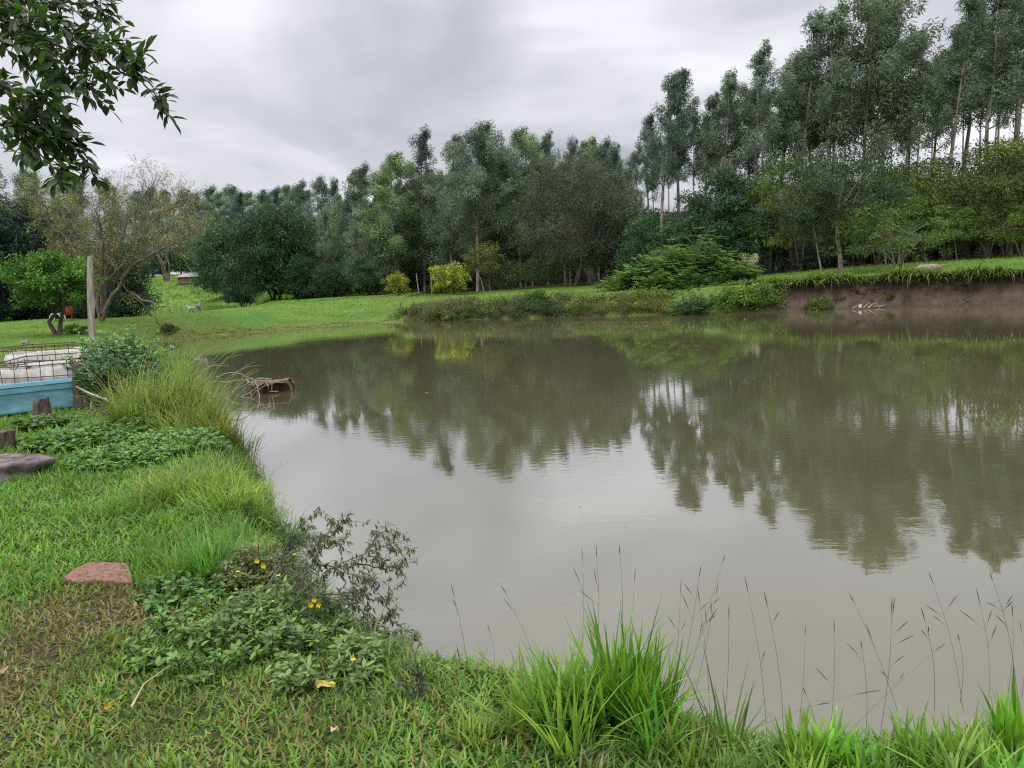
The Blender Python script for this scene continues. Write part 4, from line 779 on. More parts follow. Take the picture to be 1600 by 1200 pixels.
for px in np.arange(250, 1150, 5):
    sy = np.interp(px, S_px := [255, 330, 400, 540, 620, 660, 760, 900, 1000, 1130], [531, 525, 519, 508, 504, 501, 499, 495, 492.5, 488]); w_ = at_z(px, sy, 0); y = w_[1] + rng.uniform(.25, .9); x = w_[0] * y / w_[1]; z = gz(x, y)
    tuft(mb, (x, y, z), 12, .28, .03, .16, (.09, .10, .03), (.19, .20, .06), (.3, 1.4), (.8, 2.2))
tag(mb.build('bank_grass', M_grass), 'ragged grass hanging over the edge of the far bank', 'grass', kind='stuff')
pam = empty('pampas_grass', ground_at(1172, 440), 0, 'pale plumed grass tussock between the thicket and the earth cliff', 'grass tussock')
mb = MB(); tuft(mb, (0, 0, 0), 220, 1.0, .03, .35, (.11, .14, .04), (.20, .22, .08)); mb.build('leaf_blades', M_grass, pam)
mb = MB(); rp = np.random.default_rng(3)
for i in range(9):
    a = rp.uniform(0, 6.28); b0 = np.array([math.cos(a) * .2, math.sin(a) * .2, .8]); tp_ = b0 + np.array([math.cos(a) * .2, math.sin(a) * .1, rp.uniform(.25, .55)])
    clumps(mb, [b0 * (1 - u) + tp_ * u for u in (.4, .7, 1)], .09, 26, .12, .02, ((.30, .28, .22), (.44, .41, .34)), rp, droop=-.3)
mb.build('plume', M_leaf, pam)
# fence posts along the grove
post = MB(); tube(post, [(0, 0, -.1), (0.01, 0, .6), (0, 0.01, 1.15)], [.05, .048, .045], 6); pp = post.build('fence_post', M_wood)
fps = [(652, 427, 'standing right of the small yellow shrub'), (673, 428, 'at the left foot of the larger yellow shrub'), (716, 428, 'at the right foot of the larger yellow shrub'), (764, 425, 'right of the olive green tree'), (771, 426, 'thin one right of the olive tree, second of the close pair'), (820, 423, 'standing alone in the clearing'), (831, 423, 'beside the grey upright shrub'), (881, 418, 'in front of the brownish rounded tree')]
for i, (px, pt, w_) in enumerate(fps):
    o = pp if i == 0 else pp.copy()
    if i: C.objects.link(o)
    tpx = at(px, pt, 60); z0 = gz(tpx[0], 60); o.location = (tpx[0], 60, z0); o.scale = (1, 1, max(.6, (tpx[2] - z0) / 1.15)); o.rotation_euler = (rng.uniform(-.06, .06), rng.uniform(-.06, .06), rng.uniform(0, 3))
    tag(o, 'weathered fence post ' + w_, 'fence post', 'fence posts along the grove')
o = pp.copy(); C.objects.link(o); b_ = ground_at(1242, 424); o.location = tuple(b_); o.scale = (1.6, 1.6, .5); tag(o, 'short pale fence post right of the grey trunked tree', 'fence post', 'fence posts along the grove')
#@@LEFT
# ================================================================= the left side
r3 = np.random.default_rng(9)
for px, pt, Y_, lab, tint, ws, k in ((-30, 262, 62, 'tall dark tree past the left edge', (.9, .9, .8), 1.2, 0), (18, 268, 66, 'pine green tree with narrow tips over the dark mass', (1.0, 1.1, 1.0), 1.0, 0), (38, 272, 64, 'second narrow tipped tree right of the first one', (1.1, 1.25, .9), 1.0, 0),
        (70, 270, 62, 'bright bushy tree top behind the bare willow', (1.4, 1.5, .8), 1.2, 0), (105, 285, 60, 'green tree behind the left part of the bare willow', (1.2, 1.3, .8), 1.2, 0), (150, 283, 64, 'sparse grey tree behind the hanging branch', (1.0, 1.1, 1.1), 1.0, 0)):
    place(EU[k + (int(abs(px)) % 2)], px, pt, Y_, lab, 'tree', 'tall trees behind the left lawn', tint, wscale=ws)
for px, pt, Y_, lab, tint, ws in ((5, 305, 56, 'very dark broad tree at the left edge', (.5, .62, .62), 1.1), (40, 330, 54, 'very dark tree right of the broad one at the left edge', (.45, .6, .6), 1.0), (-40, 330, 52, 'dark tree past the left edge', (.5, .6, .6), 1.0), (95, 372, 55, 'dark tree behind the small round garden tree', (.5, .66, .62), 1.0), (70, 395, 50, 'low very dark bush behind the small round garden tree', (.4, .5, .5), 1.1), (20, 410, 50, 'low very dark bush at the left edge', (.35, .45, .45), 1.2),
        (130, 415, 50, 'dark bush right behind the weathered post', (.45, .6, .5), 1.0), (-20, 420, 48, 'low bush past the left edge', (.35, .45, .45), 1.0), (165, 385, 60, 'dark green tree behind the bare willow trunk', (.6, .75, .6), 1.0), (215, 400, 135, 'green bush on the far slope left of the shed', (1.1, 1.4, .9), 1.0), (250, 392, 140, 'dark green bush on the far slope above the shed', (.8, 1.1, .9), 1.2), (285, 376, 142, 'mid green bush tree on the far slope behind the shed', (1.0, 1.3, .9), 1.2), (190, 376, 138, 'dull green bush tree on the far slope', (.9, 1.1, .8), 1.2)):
    place(bam, px, pt, Y_, lab, 'tree', None, tint, zrot=r3.uniform(0, 6), wscale=ws).name = 'dark_tree'
gar = bushy(240, 4.0, 3.7, .30, 'garden_tree', ((.055, .12, .018), (.12, .22, .030)), 16, 640, .17, .085, 2, clv=.28, trad=.12, fine=.45)
g0 = ground_at(78, 524); place(gar, 70, 391, g0[1], 'small round bright green tree with a forked dark trunk on the left lawn', 'tree', tint=(.72, .8, .85), zrot=.8, wscale=1.05)
lb = bushy(241, 1.0, 1.6, 0, 'lawn_shrub', ((.05, .09, .025), (.10, .15, .04)), 8, 280, .10, .045, 3, clv=.3, trad=.02)
w_ = ground_at(118, 522); place(lb, 118, 505, w_[1], 'low green bush on the lawn right of the forked trunk', 'shrub', tint=(.9, 1.1, .8), wscale=1.6)
w_ = ground_at(262, 519); place(lb, 262, 504, w_[1], 'little dark bush on the grass dam close to the water', 'shrub', tint=(.5, .55, .5), wscale=1.1)
# bare willow with fine twigs
def willow():
    b = ground_at(158, 500); b = np.array([b[0], min(b[1], 38.0), 0]); b[2] = gz(b[0], b[1]); Y_ = b[1]
    root = empty('willow_tree', b, 0, 'big half bare willow with spreading limbs and a haze of fine olive twigs', 'tree'); r = np.random.default_rng(77)
    limbs = [[(158, 500), (165, 440), (190, 415), (212, 390), (232, 350), (262, 328), (285, 318)], [(160, 500), (178, 455), (210, 412), (245, 392), (278, 378), (305, 370)], [(156, 500), (150, 440), (128, 410), (105, 372), (70, 345), (55, 330)],
             [(158, 480), (160, 420), (162, 385), (155, 350), (150, 330)], [(157, 470), (140, 430), (120, 380), (98, 335), (85, 310)], [(160, 490), (165, 430), (175, 390), (172, 350), (182, 312)], [(160, 480), (172, 438), (200, 452), (225, 478), (250, 508), (262, 518)],
             [(165, 440), (182, 400), (198, 350), (222, 310), (235, 290)], [(158, 470), (150, 445), (128, 430), (100, 408), (78, 395)], [(205, 457), (240, 476), (262, 480), (270, 492)]]
    tb = MB(); A = []; B = []; ra = []; rb = []; cen = []
    for li, L_ in enumerate(limbs):
        dz = r.uniform(-2.2, 2.2); n = len(L_); P = np.array([at(x, y, Y_ + dz * i / n) for i, (x, y) in enumerate(L_)]) - b
        f = np.linspace(0, n - 1, n * 4); P = np.stack([np.interp(f, np.arange(n), P[:, k]) for k in range(3)], 1) + np.r_[[[0, 0, 0]], r.normal(0, .045, (n * 4 - 1, 3))]
        rad = np.linspace(.105 if li < 6 else .06, .02, len(P)); tube(tb, P, rad, 6)
        def grow(p, d, ln, rd, lev):
            q = p + d * ln; A.append(p); B.append(q); ra.append(rd); rb.append(rd * .6)
            if lev == 0: cen.append(q); return
            for _ in range(r.integers(3, 5)):
                nd = unit(d + r.normal(0, .55, 3) + np.array([0, 0, .16])); grow(q - d * ln * r.uniform(0, .6), nd, ln * r.uniform(.6, .85), rd * .55, lev - 1)
        if li in (6, 9): 
            for i in range(6, len(P), 3): d = unit(P[i] - P[i - 1] + r.normal(0, .7, 3)); grow(P[i], d, .35, .012, 1)
            continue
        for i in range(5, len(P), 1):
            for _ in range(1 + (r.random() < .35)):
                d = unit(unit(P[i] - P[i - 1]) + r.normal(0, .75, 3) + np.array([0, 0, .35])); grow(P[i], d, r.uniform(.45, .95), .014, 3)
    tubes_fast(tb, A, B, np.array(ra), np.array(rb), 3); tb.build('trunk', M_twig, root)
    cb = MB(); cen = np.array(cen); k = r.random(len(cen)) < .33
    clumps(cb, cen[k], .14, 5, .13, .028, ((.15, .15, .05), (.26, .25, .08)), r, droop=.3, clv=.25); cb.build('crown', M_leaf, root)
willow()
ws_ = bushy(242, 3.4, 4.2, .25, 'bare_shrub', ((.12, .10, .06), (.19, .16, .09)), 12, 200, .14, .02, 4, clv=.3, bark=M_twig, trad=.05)
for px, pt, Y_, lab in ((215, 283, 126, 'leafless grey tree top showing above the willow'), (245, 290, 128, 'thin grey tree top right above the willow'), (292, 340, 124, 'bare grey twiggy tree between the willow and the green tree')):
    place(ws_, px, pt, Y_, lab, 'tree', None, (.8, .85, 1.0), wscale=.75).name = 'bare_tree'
# weathered post near the cages
def polyline_box(mb, P, w, d, col=None):
    P = np.asarray(P, float); n = len(P); V = []
    for p_ in P: V += [p_ + (-w / 2, -d / 2, 0), p_ + (w / 2, -d / 2, 0), p_ + (w / 2, d / 2, 0), p_ + (-w / 2, d / 2, 0)]
    F_ = [(i * 4 + j, i * 4 + (j + 1) % 4, i * 4 + 4 + (j + 1) % 4, i * 4 + 4 + j) for i in range(n - 1) for j in range(4)] + [(3, 2, 1, 0), tuple(n * 4 - 4 + k for k in range(4))]
    mb.add(V, F_, col)
Yp = 15.0; tp_ = at(141, 401, Yp); bb = at(143, 510, Yp); zb = gz(bb[0], Yp)
mb = MB(); pts = [bb + (bb - tp_) * .3, bb, (bb * 2 + tp_) / 3 + (.008, 0, 0), (bb + 2 * tp_) / 3 - (.006, 0, 0), tp_]; pts[0][2] = zb - .2
loc = np.array([bb[0], Yp, zb]); polyline_box(mb, [p_ - loc for p_ in pts], .085, .07)
V = mb.V[0]; V += np.random.default_rng(1).normal(0, .006, V.shape); V[-4:, 2] += (.0, .03, .02, -.015)
o = mb.build('wooden_post', M_wood); o.location = tuple(loc); tag(o, 'tall weathered grey post standing behind the leafy bush', 'post')
# ---- shed on the far slope
gs = at(302, 448, 122); gs[2] = gz(gs[0], 122); shz = at(302, 448, 122)[2]
sh = empty('garden_shed', (gs[0], 122, max(gs[2], shz - .3)), R(-6), 'small low shed with a grey tin roof on the far slope', 'shed')
mb = MB(); mb.add([(-1.45, -1, 0), (1.45, -1, 0), (1.45, 1, 0), (-1.45, 1, 0), (-1.45, -1, .85), (1.45, -1, .75), (1.45, 1, 1.15), (-1.45, 1, 1.2)], [(0, 1, 5, 4), (1, 2, 6, 5), (2, 3, 7, 6), (3, 0, 4, 7), (4, 5, 6, 7)]); mb.build('wall', M_brick, sh); sh.scale = (1.2, 1.2, 1.2)
mb = MB(); V = []
xs = np.linspace(-1.6, 1.6, 65)
for j, (y, z) in enumerate(((-1.25, .88), (1.2, 1.42))):
    for x in xs: V.append((x, y, z + .03 * math.cos(x * 20) - .02 * x))
n = len(xs); mb.add(V, [(i, i + 1, n + i + 1, n + i) for i in range(n - 1)]); mb.add(np.array(V) - (0, 0, .03), [(n + i, n + i + 1, i + 1, i) for i in range(n - 1)]); mb.build('roof', M_tin, sh)
# ---- animals
def animal(name, loc, rz, sc_, mat, label, cat, headup=.25, taillen=.25):
    J = {'pel': (-.26, 0, .52), 'mid': (0, 0, .50), 'chest': (.24, 0, .50), 'neck': (.36, 0, .62), 'head': (.44, 0, .62 + headup), 'nose': (.60, 0, .58 + headup), 't1': (-.38, 0, .56), 't2': (-.38 - taillen * .7, 0, .56 - taillen * .5)}
    names = list(J); E = [('pel', 'mid'), ('mid', 'chest'), ('chest', 'neck'), ('neck', 'head'), ('head', 'nose'), ('pel', 't1'), ('t1', 't2')]; rad = dict(pel=.11, mid=.12, chest=.14, neck=.08, head=.075, nose=.035, t1=.025, t2=.012)
    for s_, sd_ in ((1, 'l'), (-1, 'r')):
        for k_, pts in (('f', [(.24, .08, .34), (.23, .08, .18), (.25, .08, .015)]), ('h', [(-.22, .08, .36), (-.34, .08, .20), (-.30, .08, .015)])):
            prev = 'chest' if k_ == 'f' else 'pel'
            for i, p_ in enumerate(pts):
                nm = f'{k_}{sd_}{i}'; J[nm] = (p_[0], p_[1] * s_, p_[2]); rad[nm] = (.055 if k_ == 'f' else .07, .032, .025)[i]; E.append((prev, nm)); prev = nm
        J['ear' + sd_] = (.41, .07 * s_, .68 + headup); rad['ear' + sd_] = .018; E.append(('head', 'ear' + sd_))
    names = list(J); me = bpy.data.meshes.new(name); me.from_pydata([J[n_] for n_ in names], [(names.index(a), names.index(b_)) for a, b_ in E], []); me.materials.append(mat)
    o = bpy.data.objects.new(name, me); C.objects.link(o); md = o.modifiers.new('skin', 'SKIN')
    if not me.skin_vertices: me.skin_vertices.new()
    for i, n_ in enumerate(names): me.skin_vertices[0].data[i].radius = (rad[n_], rad[n_]); me.skin_vertices[0].data[i].use_root = (n_ == 'pel')
    ss = o.modifiers.new('sub', 'SUBSURF'); ss.levels = 2; ss.render_levels = 2; o.location = tuple(loc); o.rotation_euler = (0, 0, rz); o.scale = (sc_,) * 3; tag(o, label, cat); return o
def crest(px, Y_): t_ = at(px, 480, Y_); return np.array([t_[0], Y_, gz(t_[0], Y_)])
a1 = crest(299, 43.8); animal('dog', a1, R(175), .62, M_furw, 'small pale dog standing on the grass dam in front of a grey one', 'dog', .12)
a2 = crest(306, 44.0); animal('dog', a2 + (0, .15, 0), R(70), .80, M_furg, 'taller grey dog with raised head beside the small pale one', 'dog', .30)
# bird in the second pond
bp_ = at_z(357, 477, POND2Z); br = empty('bird', bp_, .6, 'dark upright bird standing in the second pond', 'bird')
mb = MB(); tube(mb, [(-.22, 0, .42), (-.08, 0, .50), (.05, 0, .62), (.10, 0, .76), (.12, 0, .88), (.16, 0, .95), (.22, 0, .94), (.36, 0, .90)], [.02, .10, .11, .05, .035, .045, .03, .006], 8); mb.build('body', M_feather, br)
for s_ in (-.04, .04):
    mb = MB(); tube(mb, [(0, s_, -.05), (.02, s_, .25), (0, s_, .5)], [.012, .012, .016], 5); mb.build('leg', M_feather, br)
# garden seats on the left lawn
def chair(px, py, name, mat, label, rz, s=1.0):
    g_ = ground_at(px, py); root = empty(name, g_, rz, label, 'chair'); root.scale = (s, s, s)
    mb = MB(); box(mb, (0, 0, .42), (.5, .48, .04)); mb.build('seat', mat, root)
    mb = MB(); box(mb, (0, .24, .7), (.5, .04, .42)); box(mb, (-.25, 0, .62), (.05, .46, .04)); box(mb, (.25, 0, .62), (.05, .46, .04)); mb.build('backrest', mat, root)
    for x in (-.22, .22):
        for y in (-.2, .2):
            mb = MB(); tube(mb, [(x, y, 0), (x, y, .62 if y < 0 else .42)], [.025, .02], 5); mb.build('leg', mat, root)
chair(108, 501, 'garden_chair', M_red, 'red garden chair on the lawn behind the weathered post', .3, .75)
mb = MB(); g_ = ground_at(86, 503); P = [(-.3, 0, 0), (-.28, 0, .38), (-.1, 0, .5), (.2, 0, .5), (.36, 0, .4), (.4, 0, 0)]; tube(mb, P, .04, 6); tube(mb, np.array(P) + (0, .5, 0), .04, 6); box(mb, (.03, .25, .52), (.45, .55, .05)); o = mb.build('lawn_stool', M_white); o.location = tuple(g_); o.scale = (.75, .75, .75); tag(o, 'white bent pipe stool on the lawn right of the forked trunk', 'stool')
# log on the right meadow
g_ = ground_at(1452, 425); mb = MB(); tube(mb, [(-.75, 0, .12), (-.5, 0, .17), (.1, .05, .17), (.5, .05, .15), (.62, .05, .13)], [.08, .15, .17, .14, .05], 9); tube(mb, [(.45, .05, .18), (.8, .15, .26), (1.0, .2, .2)], [.05, .035, .02], 5); o = mb.build('fallen_log', rough_mat('log_bark', (.16, .11, .09), (.34, .27, .23), 8)); o.location = tuple(g_); o.scale = (.85, 1, 1); tag(o, 'fallen brown log lying on the meadow above the earth cliff', 'log')
# pale litter at the foot of the cliff
g_ = at_z(1352, 482.5, 0.0); mb = MB(); rr_ = np.random.default_rng(4)
for i in range(7):
    a = rr_.uniform(-.9, .9); p0 = np.array([rr_.uniform(-.7, .7), rr_.uniform(-.05, .2), .02]); d = np.array([math.cos(a), .2, abs(math.sin(a)) * .6]); tube(mb, [p0, p0 + d * .25 + (0, 0, .04), p0 + d * .5], [.03, .022, .008], 5)
o = mb.build('driftwood', M_root); o.location = tuple(g_); tag(o, 'tangle of pale driftwood at the foot of the earth cliff', 'driftwood')
mb = MB(); tube(mb, [(-.1, 0, 0), (-.09, 0, .14), (-.03, 0, .2), (-.03, 0, .24)], [.09, .09, .035, .03], 8); o = mb.build('plastic_bottle', M_white); o.location = (g_[0] - .15, g_[1] - .02, .06); o.scale = (.7, .7, .6); tag(o, 'white plastic canister washed up by the driftwood', 'canister')
#@@NEAR
# ================================================================= cages, tub, stumps, rock
def cage(origin, rz, Lx, Ly, H, nb, label, seed, liner=True, junk=True, z0=0):
    r = np.random.default_rng(seed); root = empty('steel_cage', origin, rz, label, 'storage cage')
    mb = MB()
    def j(a): return np.array(a) + r.normal(0, .012, 3)
    for z in (.06, H * .62, H - .07 if H > .7 else H * .8, H):
        c_ = [j((0, 0, z)), j((Lx, 0, z)), j((Lx, Ly, z)), j((0, Ly, z))]
        for i in range(4):
            a, b_ = c_[i], c_[(i + 1) % 4]; m_ = (a + b_) / 2 + r.normal(0, .012, 3); tube(mb, [a, m_, b_], .008 if z < H else .011, 5)
    for i in range(nb + 1):
        x = Lx * i / nb
        for y in (0, Ly): tube(mb, [j((x, y, 0)), j((x, y, H))], .0065, 5)
    for i in range(1, 6):
        y = Ly * i / 6
        for x in (0, Lx): tube(mb, [j((x, y, 0)), j((x, y, H))], .0065, 5)
    mb.build('frame', M_rust, root)
    if liner:
        mb = MB(); n = 40; per = []
        cs = [(.04, .04), (Lx - .04, .04), (Lx - .04, Ly - .04), (.04, Ly - .04), (.04, .04)]
        for k in range(4):
            for i in range(n): u = i / n; per.append((cs[k][0] * (1 - u) + cs[k + 1][0] * u, cs[k][1] * (1 - u) + cs[k + 1][1] * u))
        per = np.array(per); m_ = len(per); th = np.arange(m_); V = []
        zt = H * (.85 + .03 * np.sin(th * .11 + seed) + .008 * np.sin(th * .6)) ; zt = np.clip(zt, .3 * H, H * .9)
        rowsn = 9
        for q_ in range(rowsn):
            u = q_ / (rowsn - 1); inw = .006 * math.sin(u * 14) + .005 * np.sin(th * .5 + u * 4)
            ctr = np.array([Lx / 2, Ly / 2]); pp_ = per + (ctr - per) * inw[:, None] + (ctr - per) * (.05 * u ** 4); V.append(np.c_[pp_, .03 + (zt - .03) * u])
        V = np.concatenate(V); Fq = [(q_ * m_ + i, q_ * m_ + (i + 1) % m_, (q_ + 1) * m_ + (i + 1) % m_, (q_ + 1) * m_ + i) for q_ in range(rowsn - 1) for i in range(m_)]
        mb.add(V, Fq, None, True); o = mb.build('liner', M_plastic, root); sm_ = o.modifiers.new('solid', 'SOLIDIFY'); sm_.thickness = .006
    if junk:
        mb = MB()
        for i in range(22):
            p0 = np.array([r.uniform(.1, Lx - .1), r.uniform(.1, Ly - .1), r.uniform(H * .45, H * .8)]); a = r.uniform(0, 6.28); l = r.uniform(.15, .4); d = np.array([math.cos(a) * l, math.sin(a) * l * .6, r.uniform(-.1, .15)])
            q_ = p0 + d; q_[:2] = np.clip(q_[:2], .06, [Lx - .06, Ly - .06]); tube(mb, [p0, (p0 + q_) / 2 + r.normal(0, .03, 3), q_], [.012, .010, .005], 4)
        mb.build('scrap_wood', M_dbark, root)
    return root
cf = at(8, 600, 13.0); gzc = gz(cf[0], 13.0); cr_ = at(133, 560, 11.4)
zt_ = at(60, 564, 13.0)[2]; cage((cf[0] - .25, 12.95, gzc), R(3), 1.52, 1.15, zt_ - gzc, 7, 'nearer rusty steel cage with torn white plastic liner, right behind the blue tub', 3)
cb_ = at(8, 545, 15.2); gz2 = gz(cb_[0], 15.2); zt2 = at(60, 540, 15.2)[2]; cage((cb_[0] - .02, 15.0, gz2), R(-3), 1.70, 1.0, zt2 - gz2, 6, 'farther rusty steel cage with white liner, showing over the nearer one', 5)
# pallet-like wooden block and sprig on the far cage
g_ = at(38, 531, 15.9); mb = MB(); box(mb, (0, 0, .0), (.15, .1, .05)); box(mb, (-.04, 0, -.03), (.03, .09, .05)); box(mb, (.05, 0, -.03), (.03, .09, .05)); o = mb.build('wooden_block', M_wood); o.location = (g_[0], 15.9, zt2 + .06); tag(o, 'small wooden block lying on the rim of the farther cage', 'block')
# blue tub
def tub():
    a = at(-60, 613, 11.5); b_ = at(117, 598, 12.2); L_ = math.hypot(b_[0] - a[0], b_[1] - a[1]); ang = math.atan2(b_[1] - a[1], b_[0] - a[0]); z0 = gz(b_[0], b_[1] - .2) + .04; H = (a[2] + b_[2]) / 2 - z0
    root = empty('plastic_tub', (a[0], a[1], z0), ang, 'long faded blue plastic tub standing in the grass', 'tub'); D = .62
    def ring(z, off, x0=0, x1=L_):
        rr_ = .06 + off; pts = []
        for cx_, cy_, a0 in ((x0 + .06, .06, 180), (x1 - .06, .06, 270), (x1 - .06, D - .06, 0), (x0 + .06, D - .06, 90)):
            for k in range(5): th = R(a0 + 22.5 * k); pts.append((cx_ + rr_ * math.cos(th), cy_ + rr_ * math.sin(th), z))
        return pts
    mb = MB(); rings = [ring(0, -.035), ring(.02, -.025), ring(H * .5, -.014), ring(H - .09, -.004), ring(H - .085, .012), ring(H - .012, .016), ring(H, .022), ring(H, -.012), ring(H - .03, -.02), ring(.04, -.04)]
    n = 20; V = [p_ for r_ in rings for p_ in r_]; mb.add(V, [(i * n + j, i * n + (j + 1) % n, (i + 1) * n + (j + 1) % n, (i + 1) * n + j) for i in range(len(rings) - 1) for j in range(n)] + [], None, False)
    mb.add(rings[-1], [tuple(range(n))]); mb.add(rings[0], [tuple(range(n))[::-1]]); mb.build('basin', M_tub, root)
    mb = MB(); rr2 = [ring(H + .002, .024), ring(H + .012, .03), ring(H + .012, -.008), ring(H + .002, -.014)]; V = [p_ for r_ in rr2 for p_ in r_]; mb.add(V, [(i * n + j, i * n + (j + 1) % n, ((i + 1) % 4) * n + (j + 1) % n, ((i + 1) % 4) * n + j) for i in range(4) for j in range(n)], None, False)
    mb.build('rim', M_tub, root)
tub()
def blob(mb, c, s, rng_, nlat=10, nlon=16, rough_=.18, flat_top=None, ang=0, freq=2.2):
    V = []
    ph = rng_.uniform(0, 6, 8)
    for i in range(nlat + 1):
        th = math.pi * i / nlat
        for j in range(nlon):
            a = 2 * math.pi * j / nlon; d = np.array([math.sin(th) * math.cos(a), math.sin(th) * math.sin(a), math.cos(th)])
            k = 1 + rough_ * (math.sin(d[0] * freq * 2 + ph[0]) * math.sin(d[1] * freq * 2 + ph[1]) + .6 * math.sin(d[2] * freq * 3 + ph[2] + d[0] * 4) + .4 * math.sin(d[1] * freq * 5 + ph[3]))
            p_ = d * k * np.array(s)
            if flat_top and p_[2] > flat_top: p_[2] = flat_top + (p_[2] - flat_top) * .18
            V.append(np.array([p_[0] * math.cos(ang) - p_[1] * math.sin(ang), p_[0] * math.sin(ang) + p_[1] * math.cos(ang), p_[2]]) + np.array(c))
    mb.add(V, [(i * nlon + j, (i + 1) * nlon + j, (i + 1) * nlon + (j + 1) % nlon, i * nlon + (j + 1) % nlon) for i in range(nlat) for j in range(nlon)], None, True)
rb_ = np.random.default_rng(12)
g_ = ground_at(-5, 745); mb = MB(); blob(mb, (0, 0, .03), (.52, .38, .26), rb_, 36, 60, .20, .12, .1, 2.7); o = mb.build('flat_rock', M_rock); o.location = tuple(g_); tag(o, 'broad flat brownish grey rock half sunk in the grass', 'rock')
def stump(px, py, Hh, rad, label, seed, mat=M_stump, spike=.25, name='tree_stump'):
    r = np.random.default_rng(seed); g_ = ground_at(px, py); mb = MB(); n = 22; V = []; rings = 9; tp_ = Hh * (1 + spike * np.sin(np.arange(n) * .9 + seed) * .5 + r.normal(0, spike * .35, n))
    for i in range(rings):
        u = i / (rings - 1)
        for j in range(n):
            a = j * 6.283 / n; rr_ = rad * (1.25 - .3 * u ** .5) * (1 + .10 * math.sin(a * 5 + seed) + .05 * math.sin(a * 11)); V.append((math.cos(a) * rr_ + .04 * u, math.sin(a) * rr_, -.06 + (tp_[j] + .06) * u))
    mb.add(V, [(i * n + j, i * n + (j + 1) % n, (i + 1) * n + (j + 1) % n, (i + 1) * n + j) for i in range(rings - 1) for j in range(n)], None, False)
    top = V[-n:]; c_ = np.mean(top, 0) - (0, 0, .05); mb.add(top + [c_], [(j, (j + 1) % n, n) for j in range(n)]); o = mb.build(name, mat); o.location = tuple(g_); tag(o, label, 'stump'); return o
stump(66, 662, .33, .11, 'small jagged stump in front of the blue tub', 3)
stump(4, 702, .22, .13, 'dark squat stump behind the flat rock', 8, spike=.06)
stump(131, 640, .72, .13, 'tall dark rotten stump beside the right end of the tub', 5, spike=.12)
# pale root and stick by the stump
st_c = ground_at(140, 640)
mb = MB(); P = [at(136, 578, st_c[1] - .1), at(144, 590, st_c[1] - .15), at(147, 612, st_c[1] - .2), at(143, 640, st_c[1] - .18)]; tube(mb, P, [.03, .045, .035, .03], 7); o = mb.build('dry_root', M_root); tag(o, 'curved pale root standing against the tall rotten stump', 'root')
mb = MB(); P = [at(119, 604, 11.6), at(140, 615, 11.4), at(165, 624, 11.2), at(186, 636, 10.9), at(197, 648, 10.8)]; tube(mb, P, [.012, .016, .018, .016, .01], 6); tube(mb, [P[2], at(178, 624, 11.0), at(192, 640, 10.8)], [.01, .01, .006], 5); o = mb.build('dead_branch', M_root); tag(o, 'long pale stick leaning from the tub down to the ground', 'stick')
mb = MB(); g_ = ground_at(178, 648); rr_ = np.random.default_rng(21)
for i in range(60):
    p0 = g_ + rr_.normal(0, 1, 3) * np.array([.20, .12, .0]) + (0, 0, .03); a = rr_.uniform(0, 6.28); l = rr_.uniform(.08, .3); d = np.array([math.cos(a) * l, math.sin(a) * l, rr_.uniform(-.02, .10)]); tube(mb, [p0, p0 + d * .5 + (0, 0, .02), p0 + d], [.009, .007, .003], 4)
o = mb.build('twig_heap', M_twig); tag(o, 'heap of dry twigs on bare soil below the leaning stick', 'twig heap')
# terracotta slab
mb = MB(); s_ = slab_c; out = [at_z(px, py, s_[2] + .035) for px, py in ((98, 903), (112, 890), (138, 878), (165, 877), (201, 880), (206, 899), (207, 909), (180, 909), (150, 906), (120, 909))]
out = np.array(out); cx0 = out.mean(0); n = len(out); rr_ = np.random.default_rng(2)
def rg(z, sc2): q = cx0 + (out - cx0) * sc2; q[:, 2] = z; return q
V = np.concatenate([rg(s_[2] - .03, 1.0), rg(s_[2] + .028, 1.0), rg(s_[2] + .036, .97), rg(s_[2] + .040, .75), rg(s_[2] + .038, .4)]) ; V[n * 2:, 2] += rr_.normal(0, .002, n * 3)
V = np.vstack([V, [cx0 + (0, 0, .006)]]); mb.add(V - s_, [(i * n + j, i * n + (j + 1) % n, (i + 1) * n + (j + 1) % n, (i + 1) * n + j) for i in range(4) for j in range(n)] + [], None); mb.F[0] = mb.F[0]
mb.add(V[-n - 1:] - s_, [(j, (j + 1) % n, n) for j in range(n)]); o = mb.build('terracotta_slab', M_clay); o.location = tuple(s_); tag(o, 'rough broken terracotta slab lying flat in the lawn', 'slab')
# ================================================================= sunken drum with branches
Yd = at_z(430, 612, 0)[1]; oc = at_z(428, 612, 0)
dr_ = empty('rusty_box', oc, R(4), 'red rusted sheet metal box sticking out of the pond', 'box')
L_ = .78; Hd = .24
mb = MB(); n = 14; V = []
for x in np.linspace(-.42, .36, 14):
    for k in range(7):
        u = k / 6; y = -.2 + .4 * u; z = Hd + .02 * math.sin(u * math.pi) + .006 * math.sin(x * 30) - .012 * math.cos(x * 9); V.append((x, y, z))
mb.add(V, [(i * 7 + j, (i + 1) * 7 + j, (i + 1) * 7 + j + 1, i * 7 + j + 1) for i in range(13) for j in range(6)], None, True); o = mb.build('lid', M_rusted, dr_); sd2 = o.modifiers.new('solid', 'SOLIDIFY'); sd2.thickness = .012
mb = MB()
for x, y in ((.34, -.19), (.34, .19), (-.40, -.19), (-.40, .19)):
    tube(mb, [(x, y, Hd - .01), (x + .06 * (x > 0), y, Hd * .55), (x + .10 * (x > 0), y, -.2)], [.022, .03, .03], 6)
tube(mb, [(-.42, -.2, Hd - .02), (.36, -.2, Hd - .02)], .014, 5); tube(mb, [(-.42, .2, Hd - .02), (.36, .2, Hd - .02)], .014, 5); mb.build('frame', M_rust, dr_)
